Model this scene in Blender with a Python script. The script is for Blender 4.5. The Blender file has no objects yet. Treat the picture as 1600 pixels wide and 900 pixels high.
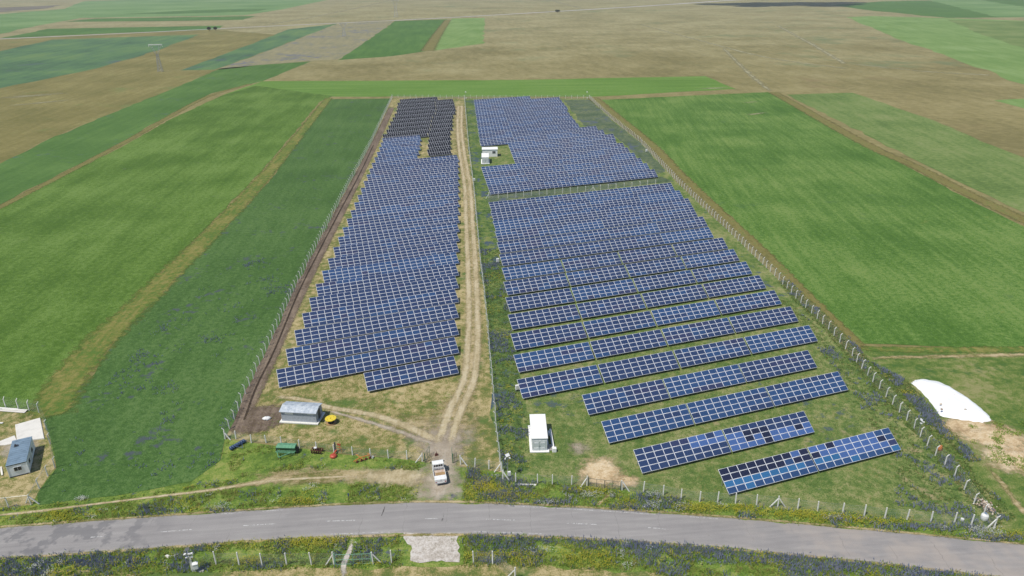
import bpy, bmesh, math, random
import numpy as np
from mathutils import Vector, Matrix, Euler
from mathutils.geometry import tessellate_polygon

rnd = random.Random(7)
nr = np.random.default_rng(11)
R = math.radians
scene = bpy.context.scene
COL = scene.collection

# ------------------------------------------------------------------ camera
F_PX, PITCH, ROLL, CAM_H = 1104.08, R(24.0361), R(-0.6028), 73.885
cam_data = bpy.data.cameras.new("camera")
cam_data.sensor_width = 36.0
cam_data.lens = 36.0 * F_PX / 1600.0
cam_data.clip_start = 1.0
cam_data.clip_end = 30000.0
cam = bpy.data.objects.new("camera", cam_data)
COL.objects.link(cam)
cam.matrix_world = (Matrix.Translation((0, 0, CAM_H)) @ Matrix.Rotation(math.pi / 2 - PITCH, 4, 'X')
                    @ Matrix.Rotation(ROLL, 4, 'Z'))
scene.camera = cam

# ------------------------------------------------------------------ sky, sun, exposure
SUN_EL = R(61)
SUN_H = Vector((-0.78, -0.62)).normalized()          # where the sun stands, seen from the ground
world = bpy.data.worlds.new("World")
scene.world = world
world.use_nodes = True
wn = world.node_tree
wn.nodes.clear()
sky = wn.nodes.new('ShaderNodeTexSky')
sky.sky_type = 'NISHITA'
sky.sun_disc = False
sky.sun_elevation = SUN_EL
sky.sun_rotation = math.atan2(SUN_H.x, SUN_H.y)
sky.altitude = 900
sky.air_density = 1.0
sky.dust_density = 1.2
bg = wn.nodes.new('ShaderNodeBackground')
bg.inputs['Strength'].default_value = 0.11
wo = wn.nodes.new('ShaderNodeOutputWorld')
wn.links.new(sky.outputs[0], bg.inputs[0])
wn.links.new(bg.outputs[0], wo.inputs[0])

sun_d = bpy.data.lights.new("sun", 'SUN')
sun_d.energy = 3.9
sun_d.angle = R(0.53)
sun_d.color = (1.0, 0.955, 0.88)
sun = bpy.data.objects.new("sun", sun_d)
COL.objects.link(sun)
to_sun = Vector((SUN_H.x * math.cos(SUN_EL), SUN_H.y * math.cos(SUN_EL), math.sin(SUN_EL)))
sun.rotation_euler = to_sun.to_track_quat('Z', 'Y').to_euler()
sun.location = (-200, -100, 300)

scene.view_settings.view_transform = 'Standard'
scene.view_settings.look = 'None'
scene.view_settings.gamma = 1.0
scene.view_settings.exposure = 0.1
scene.view_settings.use_curve_mapping = False
scene.render.engine = 'CYCLES'
scene.cycles.max_bounces = 5
scene.cycles.diffuse_bounces = 2
scene.cycles.glossy_bounces = 2
scene.cycles.transparent_max_bounces = 16
scene.cycles.volume_bounces = 0
scene.cycles.use_denoising = True

# ------------------------------------------------------------------ where things stand
_cp, _sp, _cr, _sr = math.cos(PITCH), math.sin(PITCH), math.cos(ROLL), math.sin(ROLL)


def G(u, v, z=0.0):
    """survey point: the ground position (at height z) measured at photo pixel u, v"""
    a, b = u - 800.0, v - 450.0
    a, b = (a * _cr + b * _sr) / F_PX, -(-a * _sr + b * _cr) / F_PX
    dy, dz = _cp + b * _sp, -_sp + b * _cp
    t = (z - CAM_H) / dz
    return (a * t, dy * t)


def GP(*pts):
    return [G(u, v) for u, v in pts]


# ------------------------------------------------------------------ materials
def lin(c):
    c = c / 255.0
    return c / 12.92 if c <= 0.04045 else ((c + 0.055) / 1.055) ** 2.4


def C(r, g, b, k=1.0):
    """surface colour of a thing that looks r, g, b (sRGB) in full sun"""
    return tuple(min(0.85, k * lin(x) / 1.2) for x in (r, g, b)) + (1.0,)


class NT:
    def __init__(self, name):
        self.mat = bpy.data.materials.new(name)
        self.mat.use_nodes = True
        self.t = self.mat.node_tree
        self.t.nodes.clear()
        self.out = self.t.nodes.new('ShaderNodeOutputMaterial')

    def set(self, sock, v):
        if isinstance(v, bpy.types.NodeSocket):
            self.t.links.new(v, sock)
        elif v is not None:
            sock.default_value = v

    def n(self, typ, props=None, **ins):
        nd = self.t.nodes.new(typ)
        for k, v in (props or {}).items():
            setattr(nd, k, v)
        for k, v in ins.items():
            key = int(k[1:]) if k[0] == '_' else k.replace('__', ' ')
            self.set(nd.inputs[key], v)
        return nd

    def math(self, op, a, b=None, clamp=False):
        return self.n('ShaderNodeMath', {'operation': op, 'use_clamp': clamp}, _0=a, _1=b).outputs[0]

    def noise(self, vec, scale, detail=2.0, rough=0.55):
        return self.n('ShaderNodeTexNoise', None, Vector=vec, Scale=scale, Detail=detail, Roughness=rough).outputs[0]

    def mix(self, fac, a, b):
        nd = self.t.nodes.new('ShaderNodeMix')
        nd.data_type = 'RGBA'
        self.set(nd.inputs[0], fac)
        self.set(nd.inputs[6], a)
        self.set(nd.inputs[7], b)
        return nd.outputs[2]

    def rng(self, v, a, b, c=0.0, d=1.0):
        nd = self.n('ShaderNodeMapRange', {'interpolation_type': 'SMOOTHSTEP'}, _0=v, _1=a, _2=b, _3=c, _4=d)
        return nd.outputs[0]

    def ramp(self, fac, stops):
        nd = self.t.nodes.new('ShaderNodeValToRGB')
        el = nd.color_ramp.elements
        el[0].position, el[0].color = stops[0]
        el[1].position, el[1].color = stops[-1]
        for p, c in stops[1:-1]:
            e = el.new(p)
            e.color = c
        self.set(nd.inputs[0], fac)
        return nd.outputs[0]

    def pos(self):
        return self.n('ShaderNodeNewGeometry').outputs['Position']

    def rot_scale(self, vec, ang, sx, sy):
        v = self.n('ShaderNodeVectorRotate', {'rotation_type': 'Z_AXIS'}, Vector=vec, Angle=ang).outputs[0]
        return self.n('ShaderNodeVectorMath', {'operation': 'MULTIPLY'}, _0=v, _1=(sx, sy, 1.0)).outputs[0]

    def bsdf(self, color, rough=0.9, metal=0.0, spec=0.3, normal=None, alpha=None, **kw):
        b = self.n('ShaderNodeBsdfPrincipled')
        self.set(b.inputs['Base Color'], color)
        self.set(b.inputs['Roughness'], rough)
        self.set(b.inputs['Metallic'], metal)
        self.set(b.inputs['Specular IOR Level'], spec)
        if normal is not None:
            self.set(b.inputs['Normal'], normal)
        if alpha is not None:
            self.set(b.inputs['Alpha'], alpha)
        for k, v in kw.items():
            self.set(b.inputs[k.replace('_', ' ')], v)
        self.t.links.new(b.outputs[0], self.out.inputs[0])
        return b

    def bump(self, h, strength=0.3, dist=0.1):
        return self.n('ShaderNodeBump', None, Strength=strength, Distance=dist, Height=h).outputs[0]


MATS = {}


def paint(name, col, rough=0.5, metal=0.0, wear=0.12, scale=3.0, spec=0.4, dirt=None):
    """painted / plain surface with slight uneven tone"""
    if name in MATS:
        return MATS[name]
    m = NT(name)
    co = m.n('ShaderNodeTexCoord').outputs['Object']
    n1 = m.noise(co, scale, 5.0, 0.6)
    dark = tuple(c * (1 - 2.2 * wear) for c in col[:3]) + (1,) if dirt is None else dirt
    lite = tuple(min(0.9, c * (1 + wear)) for c in col[:3]) + (1,)
    c = m.ramp(n1, [(0.3, dark), (0.5, col), (0.72, lite)])
    m.bsdf(c, rough, metal, spec, m.bump(n1, 0.12, 0.02))
    MATS[name] = m.mat
    return m.mat


def land(name, cols, ang=0.0, streak=(3.0, 40.0), amp=(1.0, 0.9, 0.9, 0.5), patch=35.0, grain=1.4,
         spots=(), rows=None, bump=0.5, fade=None, near=None):
    """crop, grass, soil: streaks along the field, patches, tufts and grain; spots = (colour, size, threshold, softness)"""
    if name in MATS:
        return MATS[name]
    m = NT(name)
    P = m.pos()
    st = m.noise(m.rot_scale(P, ang, 1.0 / streak[0], 1.0 / streak[1]), 1.0, 3.0)
    pa = m.noise(P, 1.0 / patch, 4.0, 0.6)
    gr = m.noise(P, 1.0 / grain, 3.0, 0.65)
    fi = m.noise(P, 4.5, 2.0, 0.7)
    f = 0.5
    for a, s in zip(amp, (st, pa, gr, fi)):
        f = m.math('ADD', f, m.math('MULTIPLY', m.math('SUBTRACT', s, 0.5), a))
    if rows:
        w = m.n('ShaderNodeTexWave', {'wave_type': 'BANDS', 'bands_direction': 'X'}, Vector=m.rot_scale(P, ang, 1, 1),
                Scale=0.314 / rows[0], Distortion=2.5, Detail=2.0).outputs[1]
        f = m.math('ADD', f, m.math('MULTIPLY', m.math('SUBTRACT', w, 0.5), rows[1]))
    k = len(cols)
    c = m.ramp(f, [(0.26 + 0.48 * i / (k - 1), cc) for i, cc in enumerate(cols)])
    if near:      # browner pasture towards the fields, patchy
        ny = m.n('ShaderNodeSeparateXYZ', None, Vector=P).outputs[1]
        ny = m.math('ADD', ny, m.math('MULTIPLY', m.math('SUBTRACT', m.noise(P, 1.0 / 90.0, 4.0, 0.6), 0.5), 900.0))
        c = m.mix(m.math('MULTIPLY', m.rng(ny, near[1], near[0]), near[2]), c, m.ramp(f, [(0.3, near[3]), (0.7, near[4])]))
    for i, (sc, size, th, soft) in enumerate(spots):
        off = m.n('ShaderNodeVectorMath', {'operation': 'ADD'}, _0=P, _1=(37.0 * i + 11, 91.0 * i, 5.0 * i)).outputs[0]
        s = m.noise(off, 1.0 / size, 4.0, 0.65)
        big = m.noise(off, 0.18 / size, 2.0, 0.5)
        v = m.math('ADD', m.math('MULTIPLY', s, 0.6), m.math('MULTIPLY', big, 0.4))
        c = m.mix(m.rng(v, th, th + soft), c, sc)
    nrm = m.bump(m.math('ADD', m.math('MULTIPLY', gr, 1.0), m.math('MULTIPLY', fi, 0.5)), bump, 0.25)
    alpha = None
    if fade is not None:
        e = m.n('ShaderNodeAttribute', {'attribute_name': 'edge'}).outputs['Fac']
        nz = m.math('ADD', m.math('MULTIPLY', m.noise(P, 1.0 / fade[0], 4.0, 0.7), fade[1]), m.math('MULTIPLY', fi, fade[1] * 0.3))
        alpha = m.rng(m.math('SUBTRACT', m.math('ADD', e, fade[1] * 0.65), nz), fade[2], fade[3], 0.0, fade[4] if len(fade) > 4 else 1.0)
    m.bsdf(c, 0.95, 0.0, 0.15, nrm, alpha)
    MATS[name] = m.mat
    return m.mat


# ------------------------------------------------------------------ object helpers
def tag(o, label=None, cat=None, group=None, kind=None):
    for k, v in (('label', label), ('category', cat), ('group', group), ('kind', kind)):
        if v:
            o[k] = v
    return o


def link(name, data, parent=None, loc=(0, 0, 0), rot=(0, 0, 0), scale=(1, 1, 1)):
    o = bpy.data.objects.new(name, data)
    COL.objects.link(o)
    if parent is not None:
        o.parent = parent
    o.location, o.rotation_euler, o.scale = loc, rot, scale
    return o


def empty(name, loc, rz=0.0, label=None, cat=None, group=None):
    o = link(name, None, None, loc, (0, 0, rz))
    o.empty_display_size = 0.5
    return tag(o, label, cat, group)


def mesh_np(name, V, Fc, mats, midx=None, attr=None, smooth=False):
    """mesh from arrays; Fc is (n,3) or (n,4)"""
    V = np.asarray(V, np.float32)
    Fc = np.asarray(Fc, np.int32)
    me = bpy.data.meshes.new(name)
    me.vertices.add(len(V))
    me.vertices.foreach_set('co', V.ravel())
    k = Fc.shape[1]
    me.loops.add(Fc.size)
    me.loops.foreach_set('vertex_index', Fc.ravel())
    me.polygons.add(len(Fc))
    me.polygons.foreach_set('loop_start', np.arange(0, Fc.size, k, dtype=np.int32))
    for m in (mats if isinstance(mats, (list, tuple)) else [mats]):
        me.materials.append(m)
    if midx is not None:
        me.polygons.foreach_set('material_index', np.asarray(midx, np.int32))
    if smooth:
        me.polygons.foreach_set('use_smooth', np.ones(len(Fc), bool))
    me.update(calc_edges=True)
    if attr is not None:
        for an, (typ, dom, arr) in attr.items():
            a = me.attributes.new(an, typ, dom)
            a.data.foreach_set('color' if 'COLOR' in typ else 'value', np.asarray(arr, np.float32).ravel())
    return me


class MB:
    """collects solid pieces into one mesh; faces carry a material slot"""

    def __init__(self):
        self.v, self.f, self.mi = [], [], []

    def poly(self, pts, faces, mi=0):
        b = len(self.v)
        self.v += [tuple(p) for p in pts]
        self.f += [tuple(b + i for i in q) for q in faces]
        self.mi += [mi] * len(faces)
        return self

    def box(self, c, s, rot=None, mi=0, taper=1.0):
        x, y, z = s[0] / 2, s[1] / 2, s[2] / 2
        pts = [Vector((sx * x * (taper if sz > 0 else 1), sy * y * (taper if sz > 0 else 1), sz * z))
               for sz in (-1, 1) for sx, sy in ((-1, -1), (1, -1), (1, 1), (-1, 1))]
        if rot is not None:
            e = Euler(rot).to_matrix()
            pts = [e @ p for p in pts]
        return self.poly([p + Vector(c) for p in pts],
                         [(3, 2, 1, 0), (4, 5, 6, 7), (0, 1, 5, 4), (1, 2, 6, 5), (2, 3, 7, 6), (3, 0, 4, 7)], mi)

    def bar(self, a, b, r=0.03, sides=6, r2=None, mi=0):
        a, b = Vector(a), Vector(b)
        d = (b - a).normalized()
        q = d.to_track_quat('Z', 'Y')
        r2 = r if r2 is None else r2
        pts = []
        for p, rr in ((a, r), (b, r2)):
            for i in range(sides):
                t = 2 * math.pi * i / sides
                pts.append(p + q @ Vector((math.cos(t) * rr, math.sin(t) * rr, 0)))
        fs = [(i, (i + 1) % sides, sides + (i + 1) % sides, sides + i) for i in range(sides)]
        fs += [tuple(range(sides - 1, -1, -1)), tuple(range(sides, 2 * sides))]
        return self.poly(pts, fs, mi)

    def prism(self, prof, x0, x1, mi=0):
        """profile in (y, z), run along x"""
        n = len(prof)
        pts = [(x0, y, z) for y, z in prof] + [(x1, y, z) for y, z in prof]
        fs = [(i, n + i, n + (i + 1) % n, (i + 1) % n) for i in range(n)]
        fs += [tuple(range(n)), tuple(range(2 * n - 1, n - 1, -1))]
        return self.poly(pts, fs, mi)

    def lathe(self, prof, axis='Z', n=20, c=(0, 0, 0), mi=0):
        pts, k = [], len(prof)
        for i in range(n):
            t = 2 * math.pi * i / n
            for r, h in prof:
                p = (r * math.cos(t), r * math.sin(t), h)
                if axis == 'X':
                    p = (h, p[0], p[1])
                elif axis == 'Y':
                    p = (p[0], h, p[1])
                pts.append((p[0] + c[0], p[1] + c[1], p[2] + c[2]))
        fs = []
        for i in range(n):
            j = (i + 1) % n
            for a in range(k - 1):
                fs.append((i * k + a, j * k + a, j * k + a + 1, i * k + a + 1))
        return self.poly(pts, fs, mi)

    def mesh(self, name, mats, bevel=0.0, smooth=False):
        me = bpy.data.meshes.new(name)
        me.from_pydata(self.v, [], self.f)
        for m in (mats if isinstance(mats, (list, tuple)) else [mats]):
            me.materials.append(m)
        me.polygons.foreach_set('material_index', self.mi)
        bm = bmesh.new()
        bm.from_mesh(me)
        if bevel:
            bmesh.ops.bevel(bm, geom=[e for e in bm.edges], offset=bevel, segments=1, affect='EDGES', clamp_overlap=True)
        bmesh.ops.recalc_face_normals(bm, faces=bm.faces)
        bm.to_mesh(me)
        bm.free()
        if smooth:
            me.shade_smooth()
        return me

    def build(self, name, mats, parent=None, loc=(0, 0, 0), rot=(0, 0, 0), bevel=0.0, smooth=False):
        return link(name, self.mesh(name, mats, bevel, smooth), parent, loc, rot)


def vnoise(x, y, s, seed=0):
    """smooth value noise in 0..1 for scattering"""
    tab = np.random.default_rng(seed).random((64, 64))
    x, y = np.asarray(x) / s + 1000.3, np.asarray(y) / s + 1000.7
    xi, yi = np.floor(x).astype(int), np.floor(y).astype(int)
    fx, fy = x - xi, y - yi
    fx, fy = fx * fx * (3 - 2 * fx), fy * fy * (3 - 2 * fy)
    g = lambda a, b: tab[a % 64, b % 64]
    return (g(xi, yi) * (1 - fx) * (1 - fy) + g(xi + 1, yi) * fx * (1 - fy)
            + g(xi, yi + 1) * (1 - fx) * fy + g(xi + 1, yi + 1) * fx * fy)


def inside(px, py, poly):
    px, py = np.asarray(px), np.asarray(py)
    r = np.zeros(px.shape, bool)
    n = len(poly)
    for i in range(n):
        x1, y1 = poly[i]
        x2, y2 = poly[(i + 1) % n]
        c = (y1 > py) != (y2 > py)
        r ^= c & (px < (x2 - x1) * (py - y1) / (y2 - y1 + 1e-12) + x1)
    return r


def jag(poly, step, amp, seed):
    """resample an outline and make it slightly uneven"""
    g = random.Random(seed)
    out = []
    n = len(poly)
    for i in range(n):
        a, b = Vector(poly[i]), Vector(poly[(i + 1) % n])
        L = (b - a).length
        k = max(1, min(60, int(L / step)))
        nn = Vector((-(b - a).y, (b - a).x)).normalized() if L > 0 else Vector((0, 0))
        for j in range(k):
            p = a.lerp(b, j / k)
            if j:
                p = p + nn * g.gauss(0, amp)
            out.append((p.x, p.y))
    return out


def sheet(name, poly, z, mat, step=6.0, amp=0.35, seed=1):
    pts = jag(poly, step, amp, seed)
    tris = tessellate_polygon([[Vector((x, y, 0)) for x, y in pts]])
    V = [(x, y, z) for x, y in pts]
    T = []
    for a, b, c in tris:
        ax, ay = pts[a]; bx, by = pts[b]; cx, cy = pts[c]
        T.append((a, b, c) if (bx - ax) * (cy - ay) - (by - ay) * (cx - ax) > 0 else (a, c, b))
    o = link(name, mesh_np(name, V, T, mat))
    return tag(o, kind='structure')


def smooth_path(pts, step=2.0):
    """Catmull-Rom through the points"""
    P = [Vector(p) for p in pts]
    P = [P[0] * 2 - P[1]] + P + [P[-1] * 2 - P[-2]]
    out = []
    for i in range(1, len(P) - 2):
        L = (P[i + 1] - P[i]).length
        k = max(1, int(L / step))
        for j in range(k):
            t = j / k
            a, b, c, d = P[i - 1], P[i], P[i + 1], P[i + 2]
            out.append(0.5 * ((2 * b) + (c - a) * t + (2 * a - 5 * b + 4 * c - d) * t * t + (3 * b - a - 3 * c + d) * t ** 3))
    out.append(P[-2])
    return out


def ribbon(name, pts, width, z, mat, step=1.5, kind='structure'):
    """a track or strip with soft ragged edges (attribute edge: 0 at the border, 1 in the middle)"""
    ps = smooth_path(pts, step)
    n = len(ps)
    ts = (-1, -0.6, 0, 0.6, 1)
    V, E = [], []
    for i, p in enumerate(ps):
        d = (ps[min(i + 1, n - 1)] - ps[max(i - 1, 0)]).normalized()
        s = Vector((d.y, -d.x))
        w = np.interp(i / (n - 1), np.linspace(0, 1, len(width)), width) if isinstance(width, (list, tuple)) else width
        endf = min(1.0, i * step / 2.5, (n - 1 - i) * step / 2.5) if fade_ends.get(name, True) else 1.0
        for t in ts:
            q = p + s * (t * w / 2)
            V.append((q.x, q.y, z))
            E.append((1 - abs(t)) * endf)
    Fc = []
    for i in range(n - 1):
        for j in range(4):
            a = i * 5 + j
            Fc.append((a, a + 1, a + 6, a + 5))
    o = link(name, mesh_np(name, V, Fc, mat, attr={'edge': ('FLOAT', 'POINT', E)}))
    return tag(o, kind=kind)


fade_ends = {}


def blob(name, c, rx, ry, z, mat, rz=0.0, n=28):
    V, E, Fc = [(c[0], c[1], z)], [1.0], []
    for k, rr in enumerate((0.5, 1.0)):
        for i in range(n):
            t = 2 * math.pi * i / n
            x, y = rx * rr * math.cos(t), ry * rr * math.sin(t)
            V.append((c[0] + x * math.cos(rz) - y * math.sin(rz), c[1] + x * math.sin(rz) + y * math.cos(rz), z))
            E.append(1.0 - rr)
    for i in range(n):
        j = (i + 1) % n
        Fc.append((0, 1 + i, 1 + j))
        Fc.append((1 + i, 1 + n + i, 1 + n + j))
        Fc.append((1 + i, 1 + n + j, 1 + j))
    o = link(name, mesh_np(name, V, Fc, mat, attr={'edge': ('FLOAT', 'POINT', E)}))
    return tag(o, kind='structure')


# ------------------------------------------------------------------ land materials
A_L = R(10)       # field direction left of the farm
m_steppe = land('steppe_grassland', [C(124, 119, 80), C(142, 135, 93), C(154, 146, 104), C(166, 159, 118)], R(-8), (8, 26), (0.6, 0.9, 0.8, 0.7), 90, 4,
                spots=[(C(114, 124, 84), 50, 0.52, 0.18), (C(136, 120, 84), 36, 0.57, 0.18)], bump=0.3,
                near=(420, 1100, 0.6, C(114, 106, 60), C(142, 129, 78)))
m_brown = land('fallow_field', [C(108, 106, 56), C(122, 116, 66), C(132, 124, 74), C(148, 141, 88)], R(-4), (5, 45), (0.6, 0.8, 0.7, 0.5), 50, 2.5,
               spots=[(C(114, 126, 70), 26, 0.56, 0.14)])
m_bright = land('bright_cereal_field', [C(71, 102, 33), C(84, 114, 42), C(96, 126, 51), C(110, 137, 66)], R(-5), (6, 50), (0.7, 1.2, 1.0, 1.3), 40, 1.3,
                spots=[(C(90, 108, 70), 2.6, 0.62, 0.08), (C(119, 136, 82), 14, 0.60, 0.16)], rows=(2.6, 0.05))
m_dark = land('dark_cereal_field', [C(62, 92, 41), C(70, 102, 47), C(81, 113, 56), C(96, 123, 67)], R(-4), (2.5, 30), (0.5, 0.8, 1.2, 1.5), 34, 1.0,
              spots=[(C(79, 89, 90), 2.2, 0.575, 0.07), (C(122, 134, 59), 1.3, 0.65, 0.06), (C(64, 75, 90), 1.0, 0.64, 0.05)])
m_mid = land('green_crop_field', [C(69, 104, 44), C(83, 116, 54), C(97, 129, 63)], R(-4), (4, 50), (0.6, 0.8, 0.6, 0.6), 45, 1.8,
             spots=[(C(84, 106, 90), 6, 0.58, 0.1)])
m_teal = land('blue_green_crop_field', [C(71, 99, 70), C(81, 113, 76), C(92, 124, 78), C(107, 133, 78)], R(-6), (10, 70), (0.7, 0.9, 0.5, 0.3), 80, 4,
              spots=[(C(84, 98, 101), 35, 0.55, 0.12)])
m_violet = land('weedy_violet_fallow', [C(124, 124, 98), C(142, 136, 102), C(154, 147, 110)], R(-5), (6, 40), (0.8, 0.6, 0.8, 0.6), 40, 4,
                spots=[(C(108, 112, 122), 10, 0.54, 0.08)])
m_deep = land('deep_green_crop_field', [C(66, 104, 43), C(79, 115, 50), C(92, 127, 58)], R(-6), (8, 70), (0.8, 0.7, 0.5, 0.3), 70, 4)
m_pale = land('pale_green_crop_field', [C(103, 136, 68), C(119, 147, 79), C(133, 158, 96)], R(10), (7, 70), (0.8, 0.9, 0.5, 0.4), 60, 3.5)
m_east = land('green_wheat_field', [C(69, 104, 37), C(84, 118, 47), C(97, 130, 57), C(119, 142, 74)], R(4), (2.6, 40), (0.65, 1.1, 1.0, 1.3), 36, 1.1,
              spots=[(C(126, 137, 68), 4.0, 0.62, 0.12), (C(75, 104, 61), 8, 0.6, 0.14)], rows=(2.4, 0.05))
m_east2 = land('patchy_green_wheat_field', [C(88, 112, 55), C(103, 127, 64), C(121, 139, 78), C(136, 144, 92)], R(5), (4, 40), (0.55, 0.9, 0.8, 0.7), 40, 1.8)
m_band = land('striped_green_field', [C(90, 124, 46), C(101, 136, 56), C(119, 146, 72)], R(90), (3.5, 90), (0.9, 0.6, 0.5, 0.4), 70, 2.5)
m_far = land('far_pale_field', [C(88, 125, 66), C(107, 140, 79), C(132, 157, 101)], R(84), (16, 180), (1.0, 0.8, 0.3, 0.2), 140, 8)
m_greybrown = land('dark_grey_brown_field', [C(100, 94, 82), C(116, 110, 94), C(130, 122, 100)], R(84), (14, 160), (1.0, 0.8, 0.2, 0.1), 120, 8)  # dark grey-brown tone for the far patch at the upper left
m_dry = land('dry_compound_grass', [C(98, 112, 56), C(130, 128, 74), C(162, 148, 102), C(186, 170, 126)], R(-5), (2, 9), (0.5, 1.1, 1.2, 1.1), 12, 1.5,
             spots=[(C(92, 114, 56), 5.0, 0.525, 0.1), (C(190, 174, 134), 2.6, 0.62, 0.08), (C(120, 104, 78), 1.6, 0.66, 0.06)])
m_lush = land('green_compound_grass', [C(80, 106, 50), C(100, 121, 60), C(122, 133, 76), C(150, 148, 100)], R(15), (2, 8), (0.5, 1.0, 1.1, 1.1), 11, 1.4,
              spots=[(C(160, 148, 110), 4.0, 0.585, 0.1), (C(82, 98, 92), 2.8, 0.60, 0.07)])
m_weeds = land('weedy_strip_grass', [C(64, 88, 48), C(84, 110, 54), C(104, 124, 62), C(132, 136, 80)], R(-4), (2, 8), (0.5, 1.1, 1.2, 1.1), 9, 1.4,
               spots=[(C(74, 90, 100), 2.6, 0.53, 0.07), (C(152, 144, 96), 2.4, 0.64, 0.07)])
m_slate = land('blue_weed_carpet', [C(72, 90, 62), C(86, 102, 74), C(98, 112, 84), C(118, 124, 86)], R(15), (2, 8), (0.5, 1.0, 1.1, 1.1), 10, 1.6,
               spots=[(C(86, 96, 112), 3.4, 0.52, 0.14), (C(124, 130, 78), 5, 0.6, 0.1)])
m_verge = land('verge_grass', [C(82, 108, 44), C(102, 128, 52), C(120, 141, 62), C(148, 153, 84)], R(80), (2, 8), (0.5, 0.9, 1.2, 1.1), 9, 1.2,
               spots=[(C(82, 94, 98), 2.0, 0.60, 0.06), (C(160, 148, 104), 3.0, 0.61, 0.09)])
m_rough = land('rough_pasture', [C(76, 104, 44), C(96, 118, 54), C(118, 130, 68), C(146, 143, 96)], R(85), (2.5, 12), (0.8, 1.1, 1.0, 1.0), 12, 1.6,
               spots=[(C(72, 104, 48), 4, 0.57, 0.09), (C(168, 152, 120), 5, 0.62, 0.09)])
SOFT = (2.2, 1.5, 0.0, 0.5)
m_strip = land('dry_grass_strip', [C(84, 112, 46), C(102, 118, 52), C(120, 122, 60), C(140, 134, 76)], R(-5), (1.5, 14), (0.8, 0.9, 1.2, 1.0), 12, 1.4,
               spots=[(C(92, 118, 46), 3, 0.57, 0.1)], fade=SOFT)
m_strip2 = land('brown_grass_strip', [C(106, 104, 56), C(120, 114, 64), C(134, 124, 74), C(106, 118, 58)], R(2), (1.5, 14), (0.8, 0.8, 1.1, 0.9), 14, 1.4, fade=SOFT)
m_earth = land('dark_bare_earth', [C(98, 84, 70), C(114, 100, 86), C(127, 112, 97), C(142, 126, 107)], R(-5), (1.0, 9), (1.0, 0.7, 1.0, 1.0), 10, 1.0, fade=(0.9, 0.7, 0.0, 0.35))
m_track = land('pale_dirt_track', [C(176, 160, 122), C(194, 178, 140), C(206, 191, 155), C(214, 200, 168)], R(0), (0.8, 10), (0.9, 0.8, 0.9, 0.9), 9, 1.0, fade=(1.4, 1.3, 0.0, 0.7, 0.86))
m_worn = land('worn_grass_track', [C(124, 124, 70), C(158, 144, 100), C(184, 166, 124), C(200, 182, 144)], R(82), (0.8, 8), (0.9, 0.9, 1.1, 1.0), 7, 1.2,
              spots=[(C(106, 120, 62), 2.2, 0.57, 0.1)], fade=(1.8, 1.8, 0.05, 0.9, 0.88))
m_dust = land('dusty_gravel', [C(164, 150, 130), C(182, 168, 148), C(194, 181, 162), C(204, 193, 176)], R(0), (1.2, 6), (0.7, 0.9, 0.9, 0.9), 7, 0.8, fade=(1.6, 1.6, 0.1, 1.0, 0.9))
m_sand = land('bare_sandy_soil', [C(184, 158, 120), C(202, 177, 138), C(214, 192, 154), C(222, 204, 172)], R(0), (2, 3), (0.6, 0.9, 0.9, 1.0), 7, 0.9,
              spots=[(C(146, 138, 88), 1.6, 0.66, 0.08)], fade=(1.6, 1.5, 0.0, 0.6))
m_whitegravel = land('white_gravel', [C(176, 168, 154), C(194, 186, 174), C(206, 198, 188), C(214, 208, 200)], R(0), (1, 1), (0.5, 0.7, 1.0, 1.0), 5, 0.7,
                     spots=[(C(126, 132, 92), 0.9, 0.62, 0.06)], fade=(0.9, 0.8, 0.0, 0.35))


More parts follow.
